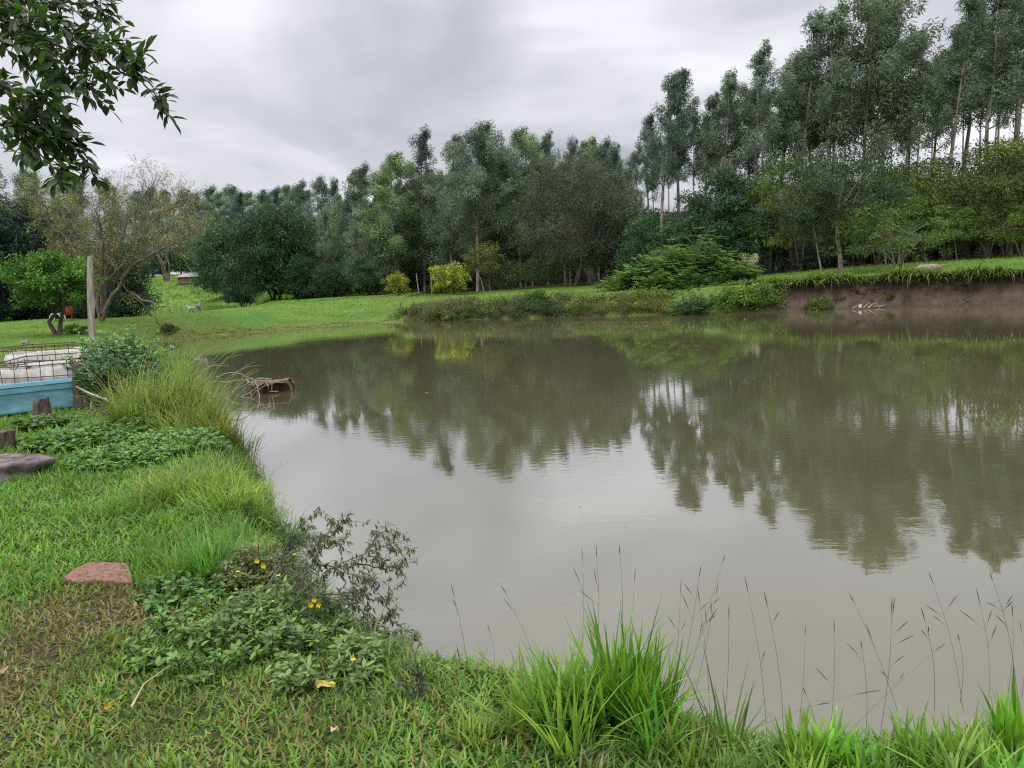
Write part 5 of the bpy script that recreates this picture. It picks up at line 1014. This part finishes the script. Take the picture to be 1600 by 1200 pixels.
mb = MB(); mb.add([(-.40, .15, -.3), (.40, .15, -.3), (.36, .15, Hd - .02), (-.40, .15, Hd - .02), (-.40, .165, -.3), (.40, .165, -.3), (.36, .165, Hd - .02), (-.40, .165, Hd - .02)], [(0, 1, 2, 3), (7, 6, 5, 4)]); mb.build('back_panel', M_rusted, dr_)
mb = MB(); rr_ = np.random.default_rng(31)
for Lp in ([(326, 597), (352, 597), (380, 593), (412, 592)], [(338, 590), (352, 583), (372, 582), (392, 592)], [(351, 623), (368, 608), (388, 600), (405, 594)], [(373, 625), (395, 611), (410, 598), (418, 592)], [(351, 623), (365, 627), (384, 633)],
           [(392, 590), (403, 604), (406, 622)], [(410, 592), (419, 603), (420, 612), (434, 612)], [(388, 596), (394, 608), (392, 618)], [(400, 593), (412, 590), (425, 593), (424, 612)], [(384, 592), (389, 597), (384, 602), (395, 600)], [(330, 640), (352, 637)]):
    P = np.array([at(x, y, Yd - .32 + rr_.uniform(-.08, .08) - (.25 if y > 620 else 0)) for x, y in Lp]); P[:, 2] = np.maximum(P[:, 2], -.02); f = np.linspace(0, len(P) - 1, 9); P = np.stack([np.interp(f, np.arange(len(P)), P[:, k]) for k in range(3)], 1) + rr_.normal(0, .006, (9, 3)); tube(mb, P, np.linspace(.014, .008, 9), 5)
for i in range(26):
    p0 = at(rr_.uniform(385, 425), 593, Yd - .28); p0[2] = Hd + rr_.uniform(-.03, .05); a = rr_.uniform(0, 6.28); d = np.array([math.cos(a) * .2, math.sin(a) * .1, rr_.uniform(-.12, .05)]); tube(mb, [p0, p0 + d * .5, p0 + d], [.008, .007, .004], 4)
o = mb.build('dead_branch', M_root); tag(o, 'tangle of bare pale branches caught on the sunken rusty box', 'branch')
#@@PLANTS
# ================================================================= near plants
def grass_clump(name, px, py, label, parts, stalks=(), group=None, cat='grass clump', base=None, Yst=None):
    g_ = ground_at(px, py) if base is None else np.array(base, float); root = empty(name, g_, 0, label, cat, group); mb = MB(); r = np.random.default_rng(int(px * 7 + py))
    for (dx, dy, n, L, Wd, spr, c1, c2, lean, curve) in parts:
        ns = max(1, n // 38)
        for q_ in range(ns):
            a_ = r.uniform(0, 6.283); rr_ = spr * math.sqrt(r.random()) * (1 if ns > 1 else 0); x_, y_ = dx + math.cos(a_) * rr_, dy + math.sin(a_) * rr_; zz = gz(g_[0] + x_, g_[1] + y_); kk = r.uniform(.6, 1.15); tn = r.uniform(.75, 1.2) * np.array([r.uniform(.85, 1.3), 1, r.uniform(.8, 1.2)])
            tuft(mb, (x_, y_, max(zz, -.05) - g_[2]), n // ns, L * kk * (1.1 - .35 * rr_ / max(spr, .01)), Wd * r.uniform(.75, 1.3), max(.07, spr * .28), np.array(c1) * tn, np.array(c2) * tn, lean, curve, r)
    mb.build('leaf_blades', M_grass, root)
    for st in stalks:
        mbs = MB(); (bx, by), (tx, ty), fing, Ys = st
        a = at(bx, by, Ys); b_ = at(tx, ty, Ys + r.uniform(-.1, .25)); P = np.array([a + (b_ - a) * u + np.array([math.sin(u * 3) * .012, 0, .02 * math.sin(u * 3.1)]) for u in np.linspace(0, 1, 7)]) - g_
        tube(mbs, P, np.linspace(.0011, .0006, 7), 4, (.17, .17, .08))
        d0 = unit(P[-1] - P[-2])
        for k in range(fing):
            u = 1 if k == 0 else r.uniform(.55, .96); p0 = P[0] + (P[-1] - P[0]) * u; p0 = np.array([np.interp(u * 6, range(7), P[:, q]) for q in range(3)]); dv = unit(d0 + (0 if k == 0 else 1) * np.array([r.uniform(-1.1, 1.1), r.uniform(-.3, .3), r.uniform(-.3, .5)])); l = r.uniform(.045, .085)
            q_ = p0 + dv * l * .6; tube(mbs, [p0, q_], .0005, 3, (.17, .17, .08)); tube(mbs, [q_, q_ + dv * l * .45 + (0, 0, -.003), q_ + dv * l * .9 + (0, 0, -.008)], [.0010, .0019, .0007], 5, (.10, .085, .06))
        mbs.build('seed_stalk', M_near, root)
    return root
G1 = (.10, .24, .03); G2 = (.20, .38, .055); GD = (.16, .17, .06)
grass_clump('tall_grass_clump', 940, 1160, 'largest bright green grass clump rising over the near water edge', [
  (0, .08, 480, .46, .0140, .21, G1, G2, (.0, .75), (.1, .8)), (.10, .12, 90, .54, .013, .15, (.08, .20, .03), G2, (.0, .4), (.0, .4)), (-.26, .08, 120, .33, .013, .16, G1, (.17, .30, .05), (.1, .9), (.1, .9)),
  (-.48, .05, 55, .22, .012, .16, (.10, .18, .04), (.17, .27, .06), (.2, 1.0), (.1, .8)), (.26, .03, 130, .34, .013, .14, G1, G2, (.1, .9), (.2, 1.1)), (0, -.05, 240, .19, .011, .38, GD, (.22, .24, .08), (.3, 1.3), (.2, 1.2))],
  [((735, 1110), (712, 945), 2, 3.1), ((850, 1090), (796, 940), 2, 3.2), ((770, 1070), (768, 1000), 1, 3.1), ((905, 1060), (910, 895), 2, 3.1), ((930, 1040), (933, 888), 3, 3.1), ((968, 1040), (969, 880), 1, 3.05), ((975, 1020), (990, 925), 1, 3.1), ((1045, 1100), (1062, 945), 3, 3.05), ((1055, 1100), (1090, 915), 4, 3.1)])
grass_clump('tall_grass_clump', 1120, 1185, 'thin clump of dark leaning blades with seed stalks right of the largest clump', [
  (0, .0, 80, .22, .010, .16, (.09, .17, .03), (.16, .28, .05), (.1, .9), (.1, .8)), (.05, .03, 16, .40, .008, .14, (.07, .12, .03), (.10, .18, .04), (.2, .8), (.1, .4))],
  [((1040, 1160), (1125, 890), 4, 3.0), ((1060, 1190), (1115, 945), 3, 3.0), ((1110, 1190), (1095, 960), 2, 3.0), ((1125, 1190), (1138, 985), 1, 3.0)])
for i, (px, lab, nn, hh) in enumerate(((1205, 'low grass clump under the first bent seed stalks of the right shore', 190, .24), (1270, 'low grass clump below the arching long stem', 200, .26), (1345, 'short sparse grass clump where water shows between the blades', 130, .20))):
    stl = [[((1200, 1180), (1172, 945), 2, 2.85), ((1225, 1160), (1202, 965), 2, 2.9), ((1240, 1190), (1257, 1005), 1, 2.85)], [((1150, 1150), (1340, 1085), 3, 2.8), ((1292, 1190), (1303, 1008), 2, 2.85), ((1275, 1190), (1262, 1095), 1, 2.8)], [((1352, 1170), (1348, 1025), 2, 2.9), ((1375, 1150), (1392, 972), 5, 2.9), ((1320, 1150), (1448, 1028), 3, 2.85), ((1425, 1190), (1340, 955), 2, 2.9)]][i]
    grass_clump('tall_grass_clump', px, 1205, lab, [(0, 0, nn * 4 // 10, hh * .8, .014, .15, (.09, .20, .03), (.17, .33, .045), (.0, .8), (.1, .8)), (.02, -.05, 60, .14, .008, .16, (.09, .17, .03), (.18, .26, .06), (.2, 1.2), (.2, 1.2))], stl)
for i, (px, lab, nn, hh) in enumerate(((1490, 'upright bright grass clump, left one of the two near the right corner', 260, .36), (1575, 'upright bright grass clump in the right corner', 320, .42))):
    stl = [[((1460, 1110), (1448, 985), 3, 2.85), ((1505, 1110), (1462, 925), 4, 2.9), ((1500, 1100), (1500, 1010), 1, 2.85)], [((1545, 1100), (1535, 965), 4, 2.85), ((1590, 1090), (1553, 915), 4, 2.9), ((1572, 1100), (1582, 975), 2, 2.85), ((1596, 1090), (1598, 1000), 2, 2.85)]][i]
    grass_clump('tall_grass_clump', px, 1215, lab, [(0, .02, nn * 4 // 10, hh * .82, .016, .15, (.10, .23, .03), (.22, .40, .05), (.0, .5), (.0, .6)), (.0, -.05, 60, .2, .009, .2, (.12, .18, .04), (.2, .28, .06), (.2, 1.2), (.2, 1.2))], stl)
grass_clump('tall_grass_clump', 1420, 1225, 'small dim grass clump between the low clumps and the right corner ones', [(0, 0, 80, .20, .011, .16, (.08, .17, .03), (.16, .29, .045), (.0, .9), (.1, .8))])
# tufts on the left shore
YG1 = (.13, .20, .04); YG2 = (.27, .33, .08)
grass_clump('long_grass_tuft', 340, 900, 'long bright blue green grass tuft in the middle of the left shore', [(0, 0, 520, .36, .009, .26, (.08, .20, .035), (.16, .33, .07), (.1, .9), (.1, 1.0)), (-.3, .1, 300, .30, .009, .26, (.09, .20, .03), (.17, .33, .06), (.1, 1.0), (.1, 1.0)), (.22, .12, 260, .32, .008, .2, (.07, .17, .04), (.14, .28, .07), (.2, 1.1), (.2, 1.1)), (-.1, .45, 260, .28, .009, .26, (.09, .20, .03), (.18, .33, .06), (.1, 1.0), (.1, 1.0))])
grass_clump('long_grass_tuft', 470, 925, 'grey green grass tuft leaning over the water behind the twiggy bush', [(0, 0, 170, .34, .008, .12, (.08, .14, .06), (.15, .22, .10), (.2, 1.2), (.2, 1.0))])
grass_clump('grass_mound', 345, 775, 'rounded yellow green grass mound bulging over the water', [(0, 0, 1500, .42, .009, .50, (.12, .22, .035), (.24, .34, .07), (.1, 1.0), (.3, 1.4)), (.42, -.1, 700, .34, .009, .30, (.07, .17, .03), (.14, .26, .05), (.2, 1.2), (.4, 1.5)), (-.45, .2, 600, .34, .009, .35, YG1, YG2, (.1, .9), (.3, 1.3)), (.1, -.35, 600, .30, .008, .4, (.06, .15, .03), (.12, .22, .04), (.2, 1.2), (.4, 1.5))])
grass_clump('grass_mound', 200, 790, 'low dense grass patch left of the yellow green mound', [(0, 0, 420, .20, .010, .40, (.07, .16, .03), (.15, .27, .05), (.2, 1.1), (.2, 1.2)), (.4, -.3, 300, .20, .010, .35, (.08, .18, .03), (.17, .30, .05), (.2, 1.1), (.2, 1.2))])
def reed(name, px, py, label, n, H, spr, c1, c2, narc=14, wid=.012, seed=0, Ysh=0):
    g_ = ground_at(px, py); g_[1] += Ysh; g_[2] = max(gz(g_[0], g_[1]), 0.02); root = empty(name, g_, 0, label, 'grass clump', 'reed like grass clumps on the left point'); mb = MB(); r = np.random.default_rng(seed)
    for q_ in range(30):
        a = r.uniform(0, 6.28); rr_ = 1.2 * spr * math.sqrt(r.random()); x, y = math.cos(a) * rr_, math.sin(a) * rr_ * .8; z = max(gz(g_[0] + x, g_[1] + y), -.02) - g_[2]
        tn = r.uniform(.7, 1.2) * np.array([r.uniform(.8, 1.2), 1, r.uniform(.7, 1.2)]); ah = r.uniform(0, .6); tuft(mb, (x, y, z), n // 30, H * r.uniform(.45, 1.12), wid * r.uniform(.7, 1.2), .13, np.array(c1) * tn, np.array(c2) * tn, (.0, .5 + ah), (.3, 1.3 + ah), r, 5)
    mb.build('leaf_blades', M_grass, root)
    for q_ in range(narc):
        ms = MB(); a = r.uniform(-.6, 1.4) if r.random() < .7 else r.uniform(0, 6.28); l = H * r.uniform(1.0, 1.6); P = [np.array([r.normal(0, spr * .5), r.normal(0, spr * .4), 0])]; tl = r.uniform(.1, .5); cu = r.uniform(.6, 1.5)
        for i in range(7):
            an = tl + cu * (i / 6) ** 1.5; P.append(P[-1] + l / 7 * np.array([math.sin(an) * math.cos(a), math.sin(an) * math.sin(a), math.cos(an)]))
        tube(ms, P, np.linspace(.006, .003, 8), 4, (.30, .30, .12)); ms.build('stem', M_near, root)
reed('reed_clump', 268, 662, 'tall yellow green reed like grass on the point, the biggest clump with arching stems', 2600, .95, .55, (.13, .20, .05), (.30, .33, .10), 16, .011, 1)
reed('reed_clump', 318, 672, 'drooping olive reed clump at the water edge right of the tall one', 1500, .62, .40, (.11, .16, .035), (.24, .27, .08), 8, .010, 2)
reed('reed_clump', 235, 600, 'farther green reed clump behind the tall yellow green one', 1600, .95, .9, (.10, .19, .05), (.22, .30, .10), 10, .014, 3)
reed('reed_clump', 285, 610, 'pale reed clump at the tip of the point', 1000, .75, .6, (.14, .20, .06), (.28, .32, .12), 6, .013, 4)
# leafy plants: real leaves on stems
def folded(mb, base, d, L, Wd, col, rng):
    """pointed oval leaves of two folded halves"""
    n = len(base); d = unit(d); s = unit(np.cross(d, rng.normal(0, .35, (n, 3)) + np.array([0, 0, 1.0]))); nn = np.cross(s, d); L = np.broadcast_to(L, (n,))[:, None]; Wd = np.broadcast_to(Wd, (n,))[:, None]
    m1 = base + d * L * .33 ; m2 = base + d * L * .68 - nn * L * .03; tip = base + d * L - nn * L * .10; up = nn * Wd * .12
    V = np.stack([base, m1, m2, tip, m1 + s * Wd * .5 + up, m2 + s * Wd * .42 + up, m1 - s * Wd * .5 + up, m2 - s * Wd * .42 + up], 1).reshape(-1, 3)
    b = np.arange(n)[:, None] * 8; Fq = np.concatenate([b + np.array([1, 4, 5, 2]), b + np.array([1, 2, 7, 6])]); Ft = np.concatenate([b + np.array([0, 4, 1]), b + np.array([0, 1, 6]), b + np.array([2, 5, 3]), b + np.array([2, 3, 7])])
    vs = mb.n; mb.add(V, Fq, np.tile(np.broadcast_to(col, (n, 3)), (2, 1)), True); mb.F.append(Ft + vs); mb.K.append(np.tile(np.broadcast_to(col, (n, 3)), (4, 1))); mb.sm.append(np.full(4 * n, True))
def herb(name, c, label, nst, H, spr, L, Wd, c1, c2, seed, nfl=0, cat='plant', group=None, lpn=14, lean=.7, rz=.006, toward=(0, 0), fl=.014, mat=None):
    """a leafy plant of many short stems with leaves, and open yellow flowers"""
    r = np.random.default_rng(seed); root = empty(name, c, 0, label, cat, group); st = MB(); lf = MB(); tips = []
    for i in range(nst):
        a = r.uniform(0, 6.28); rr_ = spr * math.sqrt(r.random()); p0 = np.array([math.cos(a) * rr_, math.sin(a) * rr_, 0]); p0[2] = max(gz(c[0] + p0[0], c[1] + p0[1]), -.03) - c[2] - .01
        hh = H * r.uniform(.55, 1.15) * (1 - .35 * (rr_ / spr) ** 2); d = np.array([math.cos(a) * lean * rr_ / spr + toward[0] + r.normal(0, .2), math.sin(a) * lean * rr_ / spr + toward[1] + r.normal(0, .2), 1.0]); d = unit(d)
        q = p0 + d * hh; mid = (p0 + q) / 2 + r.normal(0, .03 * H, 3); tube(st, [p0, mid, q], [rz, rz * .8, rz * .4], 4, cap=False); tips.append(q)
        u = np.sqrt(r.uniform(.08, 1, lpn)); P = np.where(u[:, None] < .5, p0 + (mid - p0) * u[:, None] * 2, mid + (q - mid) * (u[:, None] * 2 - 1))
        an = np.arange(lpn) * 2.4 + a; dl = np.stack([np.cos(an), np.sin(an), r.normal(.25, .35, lpn)], 1); v = r.random((lpn, 1)); k = r.uniform(.75, 1.25)
        folded(lf, P, dl, L * r.uniform(.6, 1.25, lpn), Wd * r.uniform(.7, 1.2, lpn), (np.array(c1) * (1 - v) + np.array(c2) * v) * k * 1.35, r)
    st.build('stem', M_twig, root); lf.build('foliage', mat or M_near, root)
    for i in range(nfl):
        q = tips[int(r.integers(len(tips)))]; fm = MB()
        for k in range(5):
            an = k * 1.2566 + i; d = np.array([math.cos(an), math.sin(an), .35]); s = np.array([-math.sin(an), math.cos(an), 0]); b0 = q + (0, 0, .01); fm.add([b0, b0 + d * fl * .6 + s * fl * .4, b0 + d * fl, b0 + d * fl * .6 - s * fl * .4], [(0, 1, 2, 3)])
        fm.build('flower', M_flower, root)
    return root
HG1 = (.045, .11, .03); HG2 = (.11, .22, .06)
herb('leafy_herb', ground_at(360, 1000), 'patch of broad leaved green herbs in front of the twiggy bush', 105, .17, .44, .046, .020, (.065, .125, .028), (.16, .26, .06), 41, 2, group=None)
herb('leafy_herb', ground_at(440, 985), 'pale green leafy herb at the foot of the twiggy bush, next to the water', 75, .22, .34, .05, .018, (.07, .12, .035), (.15, .22, .07), 42, 2)
herb('leafy_herb', ground_at(290, 930), 'low green herbs right of the terracotta slab', 70, .12, .26, .05, .024, HG1, (.13, .25, .06), 43, 0)
herb('leafy_herb', ground_at(420, 905), 'olive brownish herb with a yellow flower under the long grass tuft', 120, .22, .26, .045, .016, (.09, .11, .04), (.16, .18, .06), 44, 2)
herb('leafy_herb', ground_at(520, 1050), 'small pale herb at the lawn edge beside the twiggy bush', 50, .16, .2, .05, .018, (.08, .13, .04), (.17, .24, .07), 45, 1)
herb('creeping_vine', ground_at(130, 690), 'dark green creeping vine spreading right of the small jagged stump', 330, .16, .62, .075, .05, (.045, .10, .025), (.11, .20, .05), 46, 3, 'vine', lpn=9, fl=.022)
herb('creeping_vine', ground_at(70, 668), 'dense vine crawling around the small jagged stump', 150, .16, .34, .07, .05, (.04, .075, .025), (.11, .17, .05), 47, 0, 'vine', lpn=9)
herb('creeping_vine', ground_at(200, 718), 'creeping vine with a few yellow flowers in front of the reeds', 300, .14, .55, .06, .038, (.05, .12, .03), (.13, .24, .05), 48, 6, 'vine', lpn=9, fl=.02)
herb('creeping_vine', ground_at(235, 668), 'yellow flowered low plants at the foot of the tall reeds', 260, .22, .6, .055, .03, (.08, .16, .035), (.18, .29, .07), 49, 9, 'vine', lpn=10, fl=.02)
herb('creeping_vine', ground_at(270, 700), 'green low plants between the reeds and the yellow green mound', 260, .2, .55, .055, .03, (.06, .14, .03), (.14, .26, .06), 50, 4, 'vine', lpn=10, fl=.02)
herb('leafy_bush', ground_at(188, 636), 'dark leafy bush growing right of the tall rotten stump', 220, .85, .34, .10, .05, (.03, .075, .03), (.08, .16, .06), 51, 3, 'bush', lpn=22, lean=.45, rz=.01, fl=.02)
bq = at(180, 560, 13.4); herb('leafy_bush', (bq[0], 13.4, gz(bq[0], 13.4)), 'bright leafy bush at the foot of the weathered post', 230, 1.15, .36, .11, .05, (.06, .13, .045), (.15, .26, .09), 52, 2, 'bush', lpn=22, lean=.5, rz=.01, fl=.02)
bq = ground_at(195, 600); herb('leafy_bush', (bq[0], bq[1] + .2, gz(bq[0], bq[1] + .2)), 'mid green leafy bush between the post and the reeds', 200, .8, .5, .09, .04, (.04, .10, .035), (.10, .20, .07), 53, 2, 'bush', lpn=20, lean=.5, rz=.01, fl=.02)
herb('leafy_herb', ground_at(395, 815), 'brownish herbs with yellow flowers at the water edge below the grass mound', 90, .2, .22, .05, .014, (.10, .11, .04), (.17, .18, .06), 54, 4, fl=.018)
# ---- twiggy bush over the water
def twiggy():
    b = ground_at(430, 985); root = empty('twiggy_bush', b, 0, 'sprawling twiggy bush with narrow drooping leaves reaching over the water', 'bush'); r = np.random.default_rng(61); st = MB(); lf = MB()
    lg = [[(425, 985, 0), (470, 925, 0), (515, 890, .05), (575, 862, .08), (634, 843, .1)], [(430, 980, 0), (480, 960, .05), (535, 965, .05), (590, 985, 0), (648, 1000, 0)], [(400, 940, .2), (440, 880, .3), (455, 835, .35), (490, 803, .4)], [(430, 960, .1), (480, 890, .2), (515, 840, .25), (540, 815, .25)],
          [(450, 990, -.1), (520, 1005, -.1), (580, 1015, -.15), (648, 1048, -.15)], [(470, 1010, -.2), (530, 1060, -.3), (590, 1085, -.3), (640, 1095, -.3)], [(445, 900, .25), (500, 880, .3), (540, 895, .3), (572, 905, .3)], [(500, 930, .1), (555, 925, .1), (590, 940, .1), (610, 930, .1)], [(440, 985, 0), (500, 930, 0), (545, 945, 0), (565, 920, 0)], [(460, 1000, -.1), (510, 1040, -.2), (550, 1060, -.2), (600, 1040, -.2)], [(515, 890, .05), (560, 880, .1), (600, 890, .1), (625, 880, .1)], [(535, 965, .05), (575, 975, .05), (605, 965, .1), (640, 990, .05)],
          [(575, 862, .08), (590, 835, .1), (612, 828, .1)], [(480, 960, 0), (530, 1000, -.1), (560, 990, -.1), (570, 1000, -.1)], [(470, 925, .1), (480, 860, .2), (500, 850, .25), (520, 820, .3)], [(420, 900, .3), (460, 850, .35), (490, 840, .4), (530, 850, .35)]]
    for L_ in lg:
        P = np.array([at(x, y, b[1] + dy) for x, y, dy in L_]) - b; n = len(P); f = np.linspace(0, n - 1, n * 5); P = np.stack([np.interp(f, np.arange(n), P[:, k]) for k in range(3)], 1) + r.normal(0, .004, (n * 5, 3)); tube(st, P, np.linspace(.0055, .0015, len(P)), 5)
        for i in range(3, len(P)):
            u = i / len(P)
            for _ in range(1 + int(r.random() < .25)):
                if r.random() < .75:
                    d = unit(unit(P[i] - P[i - 1]) * 1.0 + r.normal(0, .8, 3)); l = r.uniform(.05, .14); q = P[i] + d * l; tube(st, [P[i], (P[i] + q) / 2 + (0, 0, .008), q], [.002, .0015, .0008], 3, cap=False)
                    m_ = 10; uu = r.uniform(.15, 1, m_)[:, None]; bp_ = P[i] + d * l * uu
                else: m_ = 3; bp_ = np.repeat(P[i][None], m_, 0)
                dd = r.normal(0, .6, (m_, 3)) + np.array([.25, 0, -.75 if u > .35 else .1]); v = r.random((m_, 1)); tipf = smooth((u - .75) / .2)
                c_ = np.array([.055, .075, .045]) * (1 - v) + np.array([.13, .18, .08]) * v; c_ = c_ * (1 - tipf * .3) + tipf * .3 * np.array([.13, .15, .04]); 
                folded(lf, bp_, dd, r.uniform(.022, .048, m_), r.uniform(.007, .012, m_), c_, r)
            if u > .80:
                m_ = 9; dd = r.normal(0, 1, (m_, 3)); folded(lf, np.repeat(P[i][None], m_, 0) + r.normal(0, .01, (m_, 3)), dd, r.uniform(.012, .028, m_), r.uniform(.004, .008, m_), np.array([.12, .13, .06]) * r.uniform(.6, 1.2, (m_, 1)), r)
    st.build('stem', M_twig, root); lf.build('foliage', M_near, root)
    for px, py in ((402, 876), (412, 884), (491, 937), (498, 945), (602, 1018), (486, 945)):
        q = at(px, py, b[1] - .15) - b; fm = MB()
        for k in range(5):
            an = k * 1.2566; d = np.array([math.cos(an), -.4, math.sin(an)]); s = np.array([-math.sin(an), 0, math.cos(an)]); fm.add([q, q + d * .009 + s * .007, q + d * .015, q + d * .009 - s * .007], [(0, 1, 2, 3)])
        fm.build('flower', M_flower, root)
twiggy()
def sprig(px, py, tips, label, seed):
    b = ground_at(px, py); root = empty('dark_sprig', b, 0, label, 'plant'); r = np.random.default_rng(seed); st = MB(); lf = MB()
    for tx, ty in tips:
        P = np.array([np.zeros(3), (at(tx, ty, b[1]) - b) * .5 + (.01, 0, .02), at(tx, ty, b[1]) - b]); f = np.linspace(0, 2, 9); P = np.stack([np.interp(f, [0, 1, 2], P[:, k]) for k in range(3)], 1); tube(st, P, np.linspace(.003, .001, 9), 4)
        for p_ in P[3:]: folded(lf, np.repeat(p_[None], 3, 0), r.normal(0, .7, (3, 3)) + (0, 0, -.1), r.uniform(.03, .05, 3), .012, np.array([.07, .085, .05]) * r.uniform(.7, 1.4, (3, 1)), r)
    st.build('stem', M_twig, root); lf.build('foliage', M_near, root)
sprig(655, 1095, [(640, 1040), (658, 1060), (650, 1035), (625, 1065)], 'small dark sprig at the corner where lawn and water meet', 71)
# fallen leaves and a pale straw on the lawn
fl = MB(); o0 = None
for i, (px, py, s_, c_, lab) in enumerate(((510, 1086, .075, (.50, .42, .10), 'large yellow fallen leaf at the lawn edge near the water'), (172, 1120, .05, (.42, .30, .03), 'orange yellow fallen leaf in the lower lawn'), (524, 1160, .04, (.55, .42, .30), 'pale beige fallen leaf below the large yellow one'), (8, 1065, .05, (.40, .25, .15), 'brown fallen leaf on the bare soil at the left'), (245, 1048, .05, (.18, .20, .24), 'grey blue scrap lying in the lawn'))):
    g_ = ground_at(px, py); n_ = 14; mb = MB(); V = [(0, 0, .012)]
    for k in range(n_):
        a = k * 6.283 / n_; V.append((s_ * .6 * math.cos(a), s_ * .26 * math.sin(a) * (1 - .35 * math.cos(a)) * (1 - .3 * abs(math.cos(a)) ** 6), .010 * math.sin(a * 3) + .004 * math.cos(a * 7) + .01))
    mb.add(V, [(0, k + 1, (k + 1) % n_ + 1) for k in range(n_)], c_); o = mb.build('fallen_leaf', M_dleaf); o.location = tuple(g_ + np.array([0, 0, .045])); o.rotation_euler = (R(22), R(8), i * 1.3); tag(o, lab, 'leaf')
mb = MB(); P = [ground_at(208, 1122) + (0, 0, .05), ground_at(228, 1092) + (0, 0, .07), ground_at(262, 1070) + (0, 0, .08), ground_at(300, 1050) + (0, 0, .07)]; tube(mb, P, [.006, .0035, .0022, .0012], 5, (.5, .42, .25)); tag(mb.build('dry_straw', M_dleaf), 'curved pale dry straw lying on the lawn', 'straw')
# ================================================================= overhanging branch of the near tree
def near_tree():
    Yt = 3.4; tb_ = np.array([-3.6, 2.6]); b = np.array([tb_[0], tb_[1], gz(*tb_)]); root = empty('shade_tree', b, 0, 'near tree whose dark leafy branches hang in from the upper left', 'tree'); r = np.random.default_rng(81)
    tr = MB(); tube(tr, [(0, 0, -.2), (.05, 0, .9), (0, .1, 1.9), (.15, .2, 2.9), (.2, .3, 4.0)], [.19, .16, .14, .11, .07], 12)
    br = MB(); lf = MB()
    limbs = [([(-160, -60), (-40, -20), (40, 15), (100, 50), (150, 85), (195, 115), (232, 138), (258, 170)], 3.3), ([(-120, 100), (-30, 110), (20, 140), (60, 175), (95, 210), (125, 240), (148, 278)], 3.1), ([(-60, -60), (30, -20), (90, 0), (150, 5), (175, 25)], 3.5), ([(-100, 40), (-20, 60), (30, 75), (75, 90), (110, 110), (150, 150)], 3.2), ([(-80, -40), (20, 20), (60, 50), (90, 95), (80, 120)], 3.6), ([(60, 20), (120, 40), (170, 60), (205, 80), (222, 100)], 3.35), ([(-60, 140), (0, 170), (30, 200), (60, 235), (95, 280)], 3.0), ([(-60, 20), (0, 30), (30, 40), (60, 30)], 3.3), ([(-60, 200), (-10, 195), (25, 190), (60, 200), (90, 215)], 3.05), ([(-60, 120), (-10, 130), (20, 150), (45, 190), (70, 225), (100, 255)], 3.15), ([(30, 150), (60, 150), (85, 165), (105, 180)], 3.1), ([(-60, -10), (30, 45), (90, 70), (140, 95), (170, 140)], 3.4), ([(-40, -30), (60, -5), (120, 20), (160, 50)], 3.45)]
    start = np.array([.15, .2, 2.9])
    for li, (L_, Y_) in enumerate(limbs):
        P = np.array([at(x, y, Y_ + .08 * math.sin(i * 1.3 + li)) for i, (x, y) in enumerate(L_)]) - b
        if L_[0][0] < -50: P = np.vstack([start * (1 - .0) + r.normal(0, .02, 3), (start + P[0]) / 2 + (0, 0, .05), P])
        n = len(P); f = np.linspace(0, n - 1, n * 6); P = np.stack([np.interp(f, np.arange(n), P[:, k]) for k in range(3)], 1) + r.normal(0, .004, (n * 6, 3)); tube(br, P, np.linspace(.014 if L_[0][0] < -50 else .006, .0015, len(P)), 6)
        first = int(len(P) * .22) if L_[0][0] < -50 else 2
        for i in range(first, len(P)):
            k_ = 1
            for _ in range(int(r.random() < .46) + int(r.random() < .20)):
                d = unit(unit(P[i] - P[i - 1]) * .7 + r.normal(0, .6, 3) + np.array([0, 0, -.22])); l = r.uniform(.05, .13) * (1 if i < len(P) - 4 else .7); q = P[i] + d * l; tube(br, [P[i], q], [.0018, .001], 3, cap=False)
                m_ = int(r.integers(5, 9)); uu = (np.arange(m_) + .8) / m_; bp_ = P[i] + d * l * uu[:, None]; side = unit(np.cross(d, r.normal(size=3))); sg_ = np.where(np.arange(m_) % 2 == 0, 1, -1)[:, None]
                dd = d * .6 + side * sg_ * .9 + r.normal(0, .25, (m_, 3)) + np.array([0, 0, -.18]); dd[-1] = d; v = r.random((m_, 1)); c_ = np.array([.030, .055, .022]) * (1 - v) + np.array([.065, .115, .035]) * v
                folded(lf, bp_, dd, r.uniform(.046, .074, m_), r.uniform(.019, .029, m_), c_, r)
    tr.build('trunk', M_dbark, root); br.build('branch', M_dbark, root); lf.build('foliage', M_near, root)
near_tree()

for o in C.objects:
    if o.parent is None and o.get('label') and len(o['label'].split()) > 16: o['label'] = ' '.join(o['label'].replace(' of the bank', '').replace(' the ', ' ').split()[:16])
